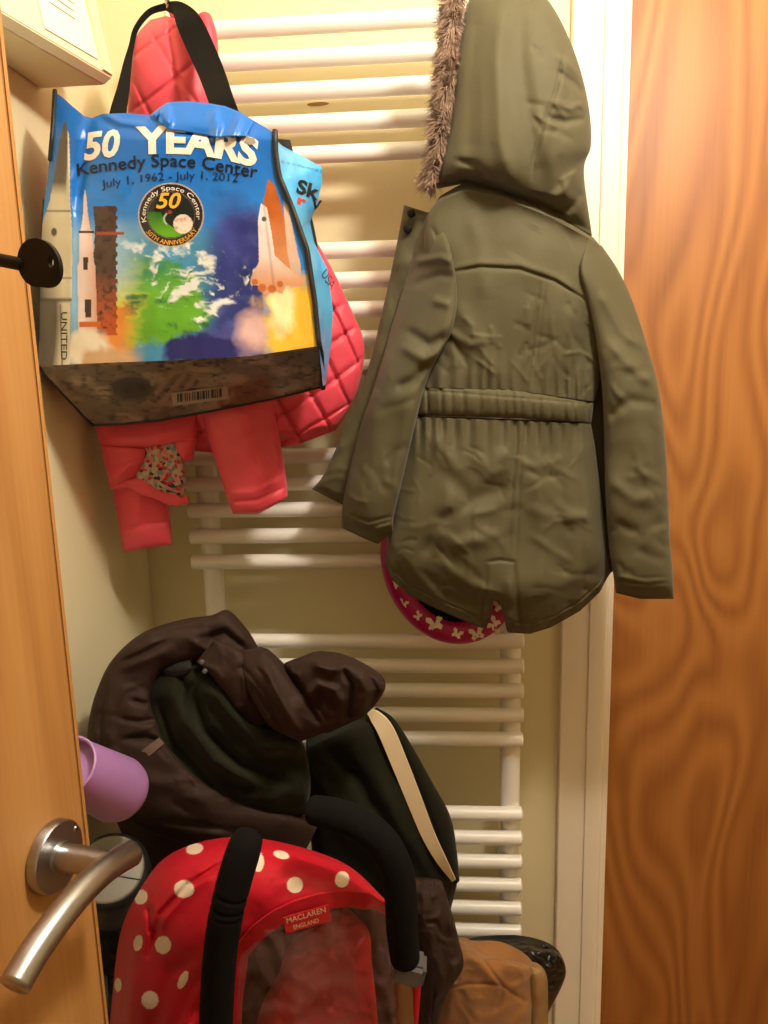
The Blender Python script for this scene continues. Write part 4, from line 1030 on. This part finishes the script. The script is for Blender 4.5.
ribbon('strap', [(117, 122, BY + .035, 17), (118, 111, BY + .048, 16), (123, 88, BY + .085, 12), (127, 64, BY + .125, 8), (131, 46, BY + .155, 5), (136, 28, BY + .17, 5), (149, 12, BY + .178, 6), (166, 6, BY + .178, 7)], M['black_web'], sp, .0022, 70)

# ------------------------------------------------------------------ heap of coats in the corner
chest = thing('storage_chest', 'low white storage chest standing under the heap of coats', 'chest', (-.14, -.26, 0))
box('chest_body', -.48, .13, -.37, -.13, .0, .32, M['gloss'], chest, .004)
box('chest_lid', -.485, .135, -.375, -.125, .3205, .345, M['gloss'], chest, .004)
KY = -.27
coat = thing('brown_coat', 'brown padded coat with dark green lining heaped in the corner', 'coat', tuple(P(260, 1060, KY)))
def d_b(x, y):
    return soft(x, y, 60, .012, 71) + creases(x, y, (100, 630, 400, 850), 30, 72, .6, .6, (30, 80), (4, 9), (.002, .005))
loft('coat_body', [([(200, 634), (225, 624), (236, 630)], KY + .01, .02, .03), ([(146, 650), (200, 642), (252, 650)], KY + .01, .03, .05), ([(118, 684), (200, 676), (276, 680)], KY + .01, .035, .06), ([(102, 722), (200, 718), (290, 720)], KY + .01, .04, .065), ([(98, 765), (294, 765)], KY, .05, .07),
     ([(112, 810), (296, 812)], KY - .01, .06, .07), ([(130, 860), (300, 860)], KY - .01, .06, .07), ([(140, 940), (320, 940)], KY, .05, .07), ([(142, 1010), (325, 1010)], KY, .05, .07), ([(145, 1052), (325, 1052)], KY, .045, .06)], M['brown'], coat, n=110, nv=150, disp=d_b)
# broad outer fold that curls round the lining
def d_roll(a):
    return lambda t, th: a * (fbm(t * 14 + np.sin(th) * .8, np.cos(th) * 1.4 + 3 + 0 * t, 81, 2) - .5) * 2 - a * .5 * np.exp(-((np.sin(t * 17 + np.cos(th) * 1.2)) / .16) ** 2) * np.clip(np.cos(th + 2 * t) + .2, 0, 1)
band = [((264, 660), (240, 674)), ((246, 634), (224, 668)), ((226, 613), (205, 664)), ((208, 618), (198, 662)), ((180, 622), (188, 662)), ((140, 635), (166, 668)), ((112, 660), (153, 684)), ((97, 690), (150, 702)), ((89, 720), (156, 720)), ((88, 752), (164, 740)), ((100, 792), (180, 760)), ((135, 824), (206, 782)), ((190, 846), (250, 804)), ((250, 856), (290, 815)), ((300, 862), (318, 826))]
bY = [-.02, -.025, -.03, -.034, -.04, -.05, -.058, -.064, -.07, -.076, -.08, -.08, -.074, -.062, -.05]
def d_band2(x, y):
    return folds(x, y, [([(122, 662), (146, 652), (168, 640)], 3, -.006), ([(118, 670), (146, 660), (170, 650)], 5, .004), ([(130, 700), (145, 704), (158, 700)], 3, -.006), ([(118, 718), (140, 722), (160, 718)], 3, -.005), ([(122, 740), (145, 736), (162, 742)], 3, -.005), ([(105, 690), (100, 730), (108, 770)], 3, -.005), ([(112, 690), (108, 730), (118, 775)], 6, .004),
                     ([(140, 780), (170, 785), (210, 800)], 8, .004), ([(160, 820), (210, 828), (260, 836)], 4, -.004), ([(205, 640), (225, 634), (245, 650)], 5, -.010), ([(190, 640), (205, 650), (230, 660)], 4, .005), ([(150, 640), (175, 630), (205, 628)], 4, -.004)]) + soft(x, y, 34, .006, 82) + creases(x, y, (90, 620, 250, 840), 34, 83, .3, .6, (16, 40), (2.5, 4.5), (.001, .003))
loft('outer_fold', [([b_, a_], KY + y_, .034, .03) for (a_, b_), y_ in zip(band, bY)], M['brown'], coat, n=60, nv=220, q=.55, disp=d_band2)
loft('collar_fold', [([(196, 662), (214, 640)], KY - .07, .008, .01), ([(208, 672), (238, 650)], KY - .075, .016, .02), ([(222, 690), (256, 668)], KY - .08, .02, .02), ([(238, 712), (268, 692)], KY - .08, .018, .02), ([(256, 730), (276, 716)], KY - .075, .01, .02)], M['brown'], coat, n=50, nv=70, disp=lambda x, y: soft(x, y, 24, .006, 87) + creases(x, y, (200, 645, 270, 730), 14, 88, 1.0, .4, (16, 36), (2.5, 4), (.002, .004)))
# lining
def d_g(x, y):
    return folds(x, y, [([(172, 690), (186, 722), (215, 760), (262, 788)], 7, .016), ([(192, 690), (205, 730), (240, 765), (285, 782)], 6, -.016), ([(160, 705), (175, 745), (212, 785)], 5, -.012), ([(205, 680), (232, 715), (262, 745), (295, 752)], 8, .018), ([(178, 668), (186, 690), (183, 715)], 4, -.010), ([(225, 690), (252, 722), (290, 735)], 4, -.012), ([(260, 752), (285, 748), (302, 760)], 7, .008), ([(230, 795), (270, 800), (300, 790)], 7, .006)]) + soft(x, y, 40, .008, 73)
loft('lining', [([(160, 660), (185, 654), (212, 660)], KY - .035, .01, .02), ([(140, 690), (190, 678), (240, 686)], KY - .04, .03, .02), ([(142, 718), (200, 708), (268, 715)], KY - .042, .042, .02), ([(150, 748), (298, 738)], KY - .05, .045, .02), ([(168, 778), (308, 765)], KY - .055, .05, .02), ([(198, 803), (310, 792)], KY - .055, .045, .02), ([(240, 826), (304, 815)], KY - .05, .03, .02)], M['green'], coat, n=90, nv=110, q=.5, disp=d_g)
loft('neck_shade_patch', [([(163, 664), (190, 660)], KY - .062, .004, .01), ([(162, 670), (192, 668)], KY - .066, .006, .01), ([(170, 678), (188, 675)], KY - .066, .004, .01)], M['black_cloth'], coat, n=24, nv=16)  # solid black patch standing in for the shade inside the neck
# sleeve thrown over to the radiator
def d_slv(x, y):
    return folds(x, y, [([(262, 662), (278, 695), (302, 738)], 5, .010), ([(250, 685), (268, 712), (290, 740)], 4, -.007), ([(282, 668), (300, 688), (318, 722)], 3, -.012), ([(303, 700), (318, 684), (335, 690), (344, 708)], 4, .010), ([(312, 706), (325, 698), (336, 712)], 4, -.007), ([(338, 662), (352, 684), (348, 722)], 3.5, -.011),
                        ([(312, 664), (330, 670), (348, 668)], 4, .008), ([(358, 672), (366, 692), (360, 715)], 5, .008), ([(370, 676), (376, 690), (368, 708)], 3, -.006), ([(240, 665), (262, 690), (280, 725)], 3, -.004)]) + soft(x, y, 30, .004, 86) + creases(x, y, (245, 655, 385, 735), 20, 87, .9, .5, (12, 30), (2, 3.5), (.001, .003))
loft('sleeve', [([(240, 652), (262, 648)], KY - .08, .012, .02), ([(244, 680), (282, 668)], KY - .09, .03, .03), ([(256, 705), (300, 690)], KY - .095, .034, .03), ([(272, 728), (322, 708)], KY - .095, .034, .03), ([(300, 742), (336, 728)], KY - .09, .02, .03)], M['brown'], coat, n=70, nv=80, disp=d_slv, q=.55)
loft('sleeve', [([(284, 664), (312, 655), (335, 655)], KY - .08, .012, .02), ([(290, 682), (320, 664), (362, 667)], KY - .085, .034, .03), ([(298, 704), (340, 680), (385, 684)], KY - .085, .04, .03), ([(312, 724), (345, 706), (376, 704)], KY - .085, .034, .03), ([(326, 734), (348, 724), (362, 718)], KY - .08, .016, .03)], M['brown'], coat, n=80, nv=80, disp=d_slv, q=.55)
ribbon('reflective_tab', [(137, 759, KY - .112, 8), (150, 750, KY - .112, 8.5), (161, 741, KY - .108, 7.5)], M['grey_tape'], coat, .0015, 20)
for zx, zy in ((202, 662), (205, 671)):
    lathe('snap_stud', [(.0032, 0), (.0032, .002), (.002, .0028)], P(zx, zy, KY - .088), (0, -1, .3), M['clip'], coat, 12)
loft('coat_tail', [([(398, 880), (442, 882)], KY - .065, .02, .02), ([(408, 910), (452, 915)], KY - .075, .03, .02), ([(415, 940), (459, 942)], KY - .075, .032, .02), ([(418, 970), (463, 968)], KY - .075, .032, .02), ([(420, 1000), (446, 996)], KY - .075, .03, .02), ([(415, 1040), (436, 1038)], KY - .065, .03, .02)], M['brown'], coat, n=60, nv=90,
     disp=lambda x, y: wrinkle(x, y, 34, .005, 75, 1.6, .8))

GY = -.235
fl = thing('fleece_jacket', 'dark green fleece jacket with a cream stripe beside the brown coat', 'coat', tuple(P(400, 1060, GY)))
def d_f(x, y):
    return folds(x, y, [([(300, 760), (345, 820), (400, 880)], 9, .010), ([(320, 740), (370, 800), (425, 880)], 8, -.009), ([(345, 760), (365, 785), (372, 815)], 8, -.008), ([(370, 760), (400, 830), (430, 880)], 7, .004)]) + soft(x, y, 60, .006, 74)
loft('jacket_body', [([(306, 738), (350, 720), (374, 711)], GY, .02, .03), ([(306, 758), (350, 738), (395, 728)], GY, .045, .05), ([(308, 788), (415, 765)], GY, .06, .05), ([(310, 818), (432, 800)], GY, .07, .055), ([(312, 852), (450, 838)], GY, .07, .055), ([(318, 890), (457, 872)], GY, .06, .05), ([(335, 915), (430, 904), (457, 884)], GY, .04, .05), ([(340, 985), (436, 970)], GY, .04, .05), ([(340, 1050), (424, 1048)], GY, .04, .05)], M['green'], fl, n=100, nv=130, disp=d_f)
ribbon('cream_stripe', [(369, 712, GY - .024, 5), (376, 718, GY - .036, 12), (386, 732, GY - .050, 16), (400, 765, GY - .058, 16), (414, 800, GY - .062, 15), (428, 835, GY - .062, 13), (441, 860, GY - .056, 10), (454, 881, GY - .036, 4)], M['cream_tape'], fl, .004, 90, 5)
tube('side_edge', [(376, 710, GY - .018, 3), (392, 722, GY - .026, 4), (408, 750, GY - .030, 6), (425, 786, GY - .034, 9), (440, 820, GY - .034, 12), (448, 852, GY - .030, 10), (456, 880, GY - .022, 4)], M['green'], fl, n=80, seg=18)

# ------------------------------------------------------------------ added black shade filler, flask and beaker in the left gap
shade_fill = thing('shade_filler', 'added black lump filling the shadowed gap beside the red pushchair', 'bag', (-.41, -.34, .391))  # added black lump, stands in for the shadow in this gap
loft('filler_body', [([(70, 935), (118, 935)], -.33, .02, .03), ([(66, 960), (126, 960)], -.33, .05, .05), ([(68, 1000), (130, 1000)], -.33, .05, .06), ([(72, 1040), (132, 1040)], -.33, .05, .06), ([(78, 1092), (132, 1092)], -.33, .045, .05)], M['black_cloth'], shade_fill, n=60, nv=70, disp=lambda x, y: wrinkle(x, y, 40, .006, 88))
wtube('zip', [P(104, 955, -.372), P(106, 985, -.385), P(106, 1030, -.385)], .0022, M['clip'], shade_fill, n=30, seg=8)  # zip detail on the added lump

fc = P(110, 869, -.44); fax = np.array([.24, -.56, .79]); fax /= np.linalg.norm(fax)
tub = thing('flask', 'black round container with a flat grey lid behind the door handle', 'container', tuple(fc - fax * .095))
lathe('container_body', [(.030, -.095), (.042, -.09), (.047, -.08), (.048, -.03), (.0465, -.012), (.0445, -.004), (.0405, -.001), (.034, -.002)], fc, fax, M['black_plastic'], tub, 56)
ld_ = lathe('lid', [(.0395, -.004), (.0395, .001), (.038, .0025), (.037, .0028), (.001, .0028)], fc, fax, M['lid_grey'], tub, 56)
e1 = np.cross(fax, [0, 0, 1]); e1 /= np.linalg.norm(e1); e2 = np.cross(e1, fax)
gd = e1 * .93 + e2 * .37
if gd[0] < 0: gd = -gd
gq = fc + fax * .0032 - e2 * .008
wtube('lid_groove', [gq - gd * .034, gq, gq + gd * .036], .0007, M['black_plastic'], ld_, n=10, seg=6)

c0 = P(69, 766, -.535); c1 = P(117, 789, -.455)
cax = c1 - c0; cl_ = np.linalg.norm(cax); cax /= cl_
cup = thing('beaker', 'lilac plastic beaker lying on its side beside the brown coat', 'cup', tuple(c1))
r0_, r1_ = .0300, .0370
lathe('cup_wall', [(r1_ * .55, cl_ + .022), (r1_ * .8, cl_ + .018), (r1_ * .95, cl_ + .008), (r1_, cl_ - .004), (r0_, .002), (r0_ + .0012, .001), (r0_ + .0012, -.002), (r0_ - .0005, -.003), (r0_ - .002, -.002), (r0_ - .0026, .004), (r0_ - .0032, .009), (.001, .0095)], c0, cax, M['lilac'], cup, 56)
lathe('cup_base', [(r1_ * .55, 0), (r1_ * .5, .0025), (.002, .003)], c0 + cax * (cl_ + .0222), cax, M['lilac'], cup, 40)

# ------------------------------------------------------------------ folded pushchair with a red dotted hood
SY = -.55
push = thing('pushchair', 'folded pushchair with red white-dotted hood and black foam handles', 'pushchair', (float(P(290, 1024, SY)[0]), SY, 0))
DOTS = [(194, 850, 8.5, 5.5, -.2), (184, 889, 10, 9, 0), (141, 897, 6.5, 7.5, .3), (138, 943, 4.5, 8, .2), (163, 945, 8, 9, 0), (150, 1000, 8.5, 9, 0), (183, 980, 4, 10, .45), (295, 885, 8, 8, 0), (342, 880, 7, 7.5, .2), (281, 856, 8, 4, .25), (259, 863, 5, 9, .1), (118, 985, 3.5, 7, 0), (230, 905, 7, 8, 0), (128, 1045, 7, 8, 0), (205, 1030, 6, 9, .3), (215, 935, 5, 8, .3)]
def paint_red(x, y):
    S = lambda c: np.asarray(lin(c)); c = np.broadcast_to(S((190, 20, 42)), x.shape + (3,)).copy()
    for cx, cy, ra, rb, t in DOTS:
        dx, dy = x - cx, y - cy; a = dx * math.cos(t) + dy * math.sin(t); b = -dx * math.sin(t) + dy * math.cos(t)
        c = np.where((np.hypot(a / ra, b / rb) < 1)[..., None], S((232, 212, 190)), c)
    return c
Aa = [(108, 1110, SY + .05), (109, 1050, SY + .05), (112, 1000, SY + .05), (120, 935, SY + .05), (138, 893, SY + .055), (163, 860, SY + .06), (200, 843, SY + .065), (245, 838, SY + .07), (300, 848, SY + .07), (350, 868, SY + .065), (392, 908, SY + .05)]
Bb = [(228, 1110, SY - .035), (230, 1050, SY - .035), (233, 1000, SY - .035), (239, 951, SY - .035), (256, 930, SY - .04), (275, 916, SY - .042), (296, 906, SY - .042), (320, 899, SY - .04), (345, 896, SY - .03), (370, 899, SY - .01), (393, 910, SY + .03)]
mid_ = [((a[0] + b[0]) / 2, (a[1] + b[1]) / 2, (a[2] + b[2]) / 2 - .030) for a, b in zip(Aa, Bb)]
def q_(a, b, k, s_): return [(p[0] * (1 - k) + r_[0] * k, p[1] * (1 - k) + r_[1] * k, p[2] * (1 - k) + r_[2] * k - s_) for p, r_ in zip(a, b)]
crow = [Aa, q_(Aa, Bb, .12, .034), q_(Aa, Bb, .35, .036), q_(Aa, Bb, .65, .026), q_(Aa, Bb, .88, .011), Bb]
def d_can(x, y):
    return folds(x, y, [([(225, 862), (188, 885), (160, 915), (148, 955)], 3.5, -.007), ([(215, 868), (180, 895), (152, 930)], 8, .005), ([(148, 905), (152, 935)], 4, -.006), ([(240, 950), (215, 975), (190, 1024)], 5, -.008), ([(228, 960), (200, 1000), (180, 1040)], 8, .006),
                     ([(130, 930), (125, 980), (120, 1040)], 5, -.004), ([(200, 950), (170, 975), (150, 1040)], 9, -.004), ([(255, 905), (300, 870), (350, 880)], 8, .002)]) + soft(x, y, 50, .004, 95)
hoodo = sheet('sun_hood', crow, M['red_dots'], push, n=440, nv=220, disp=d_can, th=.002, color=paint_red)
rim = along(Bb, np.linspace(0, 1, 50))
ribbon('hood_rim', [(p[0] + 1, p[1] + 3, p[2] - .004, 16 if p[0] < 370 else 11) for p in rim[8:]], M['red'], push, .003, 100, 4)
# clear window below the rim with the seat behind it
br = along(Bb[3:], np.linspace(0, 1, 30))
bl = along([(236, 1110, SY - .03), (300, 1116, SY - .07), (405, 1110, SY + .02)], np.linspace(0, 1, 30))
wrow = [[tuple(p) for p in br * (1 - k) + bl * k - np.array([0, 0, .022 * math.sin(k * math.pi)])] for k in (0, .25, .5, .75, 1)]
sheet('rain_window', wrow, M['vinyl'], push, n=50, nv=50, th=.0006, disp=lambda x, y: wrinkle(x, y, 40, .003, 97))
sheet('seat_lining', [[(242, 925, SY + .03), (320, 895, SY + .03), (398, 915, SY + .05)], [(236, 1000, SY + .03), (320, 1000, SY + .04), (410, 1000, SY + .05)], [(234, 1112, SY + .03), (320, 1112, SY + .03), (415, 1112, SY + .05)]], M['dark_mesh'], push, 60, 60, disp=lambda x, y: wrinkle(x, y, 40, .006, 98))
loft('seat_fabric', [([(325, 912), (345, 908)], SY + .02, .01, .01), ([(290, 945), (330, 930), (368, 930)], SY + .02, .02, .01), ([(278, 975), (372, 965)], SY + .015, .028, .012), ([(262, 1005), (376, 1000)], SY + .01, .03, .012), ([(250, 1050), (380, 1050)], SY + .01, .03, .012), ([(245, 1108), (385, 1108)], SY + .01, .03, .012)], M['red'], push, n=70, nv=90,
     disp=lambda x, y: folds(x, y, [([(345, 975), (300, 1010), (280, 1050)], 14, -.016), ([(330, 930), (355, 970), (365, 1040)], 6, .008), ([(290, 960), (320, 950), (350, 945)], 6, .006)]) + wrinkle(x, y, 30, .004, 99))
# sewn label
def g_lab(x, y): return SY - .052 + .0 * x
q4 = np.array([(283, 918), (328, 905), (331, 921), (286, 934)], float)
gl0 = P(q4[:, 0], q4[:, 1], SY - .052); lb = mesh_obj('brand_label', np.r_[gl0, gl0 + [0, .0012, 0]], [(0, 3, 2, 1), (4, 5, 6, 7), (0, 1, 5, 4), (1, 2, 6, 5), (2, 3, 7, 6), (3, 0, 4, 7)], plain('label_red', (196, 30, 40), .6), push, smooth=False)
px_text('lettering', 'MACLAREN', [(287, 923.5), (326, 912)], 5.2, g_lab, M['ink_cream'], lb, off=.0008, bold=.004)
px_text('lettering', 'ENGLAND', [(294, 929.5), (319, 922.3)], 4.2, g_lab, M['ink_cream'], lb, off=.0008)
# handles
def grip_rings(t, th): return -.0016 * (np.exp(-((t - .40) / .008) ** 2) + np.exp(-((t - .46) / .008) ** 2) + .6 * np.exp(-((t - .49) / .006) ** 2)) + 0 * th
tube('foam_grip', [(248, 838, SY - .075, 17), (243, 852, SY - .085, 19.5), (234, 882, SY - .092, 20), (226, 915, SY - .096, 20), (220, 955, SY - .096, 20), (217, 1000, SY - .094, 20), (215, 1050, SY - .09, 20)], M['black_foam'], push, n=200, seg=30, disp=grip_rings)
tube('foam_grip', [(314, 810, SY - .03, 16), (335, 815, SY - .035, 18), (360, 825, SY - .04, 18.5), (382, 842, SY - .044, 18.5), (396, 868, SY - .046, 18.5), (401, 900, SY - .046, 18.5), (402, 930, SY - .044, 18), (405, 958, SY - .042, 17)], M['black_foam'], push, n=160, seg=30)
gp = P(409, 967, SY - .04); bmh = bmesh.new(); bmesh.ops.create_cube(bmh, size=1)
for v in bmh.verts: v.co = (v.co.x * .032, v.co.y * .028, v.co.z * .024)
bmesh.ops.bevel(bmh, geom=bmh.edges[:], offset=.004, segments=3, affect='EDGES'); rot = Matrix.Rotation(math.radians(14), 3, 'Y')
for v in bmh.verts: v.co = Vector(gp) + rot @ v.co
autosmooth(bmobj('clip', bmh, M['clip'], push))
fl1 = P(404, 985, SY - .035); fl0 = P(214, 1052, SY - .088)
zb = .10
wtube('frame_tube', [fl1 + [0, 0, .03], fl1 - [.0, 0, .12], [fl1[0] - .01, SY + .01, .5], [fl1[0] - .03, SY + .03, zb]], .0085, M['alu'], push, n=40, seg=18)
wtube('frame_tube', [fl0 + [0, 0, .02], fl0 - [0, 0, .12], [fl0[0] + .01, SY - .02, .5], [fl0[0] + .02, SY + .01, zb]], .0085, M['alu'], push, n=40, seg=18)
loft('side_strap', [([(402, 944), (412, 944)], SY - .005, .004, .003), ([(410, 965), (422, 965)], SY - .008, .004, .003), ([(413, 1000), (420, 1000)], SY - .008, .004, .003), ([(407, 1060), (415, 1060)], SY - .008, .004, .003)], M['red_dots'], push, n=16, nv=50, color=lambda x, y: np.where((np.hypot(x - 407, y - 948) < 6)[..., None], lin((232, 212, 190)), lin((190, 20, 42))) + 0 * x[..., None])
# folded seat hanging down and wheels, below the picture
loft('seat_sling', [([(150, 1075), (390, 1075)], SY + .03, .04, .03), ([(170, 1250), (380, 1250)], SY + .03, .05, .03), ([(200, 1450), (370, 1450)], SY + .02, .05, .03), ([(225, 1600), (350, 1600)], SY + .02, .03, .02)], M['red'], push, n=40, nv=50, disp=lambda x, y: wrinkle(x, y, 60, .006, 90))
for wx in (fl0[0] + .02, fl1[0] - .03):
    for s_ in (-.022, .022):
        wh = lathe('wheel', [(.03, -.011), (.058, -.011), (.064, -.006), (.064, .006), (.058, .011), (.03, .011)], (wx + s_, SY + .02, .0645), (1, 0, 0), M['black_plastic'], push, 36)
        lathe('hub', [(.03, -.0125), (.012, -.014), (.012, .014), (.03, .0125)], (wx + s_, SY + .02, .0645), (1, 0, 0), M['clip'], wh, 24)
wtube('axle', [(fl0[0] + .0, SY + .02, .0645), (fl1[0] - .01, SY + .02, .0645)], .006, M['alu'], push, n=4, seg=12)

# ------------------------------------------------------------------ suede jacket and shiny black bag at the foot of the radiator
UY = -.27
sj = thing('suede_jacket', 'tan suede jacket with stitched panels below the radiator', 'coat', tuple(P(490, 1080, UY)))
def d_s(x, y):
    return folds(x, y, [([(440, 990), (468, 984), (490, 984), (503, 986)], 1.4, -.003), ([(503, 986), (501, 1000), (494, 1012)], 1.4, -.003), ([(478, 952), (492, 972), (503, 986), (515, 995), (530, 1004)], 1.4, -.003), ([(463, 946), (482, 966), (500, 984)], 8, .006), ([(455, 965), (452, 982)], 6, -.004), ([(450, 1000), (448, 1024)], 7, .004), ([(480, 995), (470, 1030)], 9, .004)]) + wrinkle(x, y, 40, .003, 105)
loft('jacket_panels', [([(455, 944), (466, 944)], UY, .012, .02), ([(448, 956), (484, 955)], UY - .004, .026, .03), ([(444, 966), (505, 962), (531, 967)], UY - .008, .036, .04), ([(440, 985), (534, 984)], UY - .01, .042, .045), ([(434, 1024), (535, 1024)], UY - .01, .045, .045), ([(428, 1055), (536, 1055)], UY - .01, .045, .045), ([(428, 1072), (536, 1072)], UY, .035, .04)], M['suede'], sj, n=90, nv=100, disp=d_s)
loft('edge_trim', [([(526, 965), (538, 966)], UY - .006, .022, .01), ([(527, 972), (546, 974)], UY - .008, .028, .012), ([(528, 990), (548, 990)], UY - .008, .030, .014), ([(528, 1030), (548, 1030)], UY - .008, .030, .014), ([(528, 1066), (548, 1066)], UY - .008, .03, .014)], M['suede_edge'], sj, n=30, nv=50, disp=lambda x, y: wrinkle(x, y, 20, .0015, 107))
pb = thing('plastic_bag', 'shiny black crumpled bag behind the tan suede jacket', 'bag', tuple(P(540, 1070, UY + .10)))
loft('bag_film', [([(462, 943), (500, 944), (525, 944), (548, 947)], UY + .10, .008, .02), ([(465, 950), (520, 950), (560, 955)], UY + .095, .03, .03), ([(470, 962), (520, 962), (566, 970)], UY + .095, .035, .03), ([(490, 985), (562, 986)], UY + .095, .035, .03), ([(500, 1012), (550, 1010)], UY + .095, .03, .03), ([(500, 1018), (548, 1018)], UY + .095, .03, .03), ([(500, 1022), (548, 1022)], UY + .095, .03, .03)], M['shiny_black'], pb, n=70, nv=80,
     disp=lambda x, y: wrinkle(x, y, 24, .006, 109) + wrinkle(x, y, 11, .002, 110))
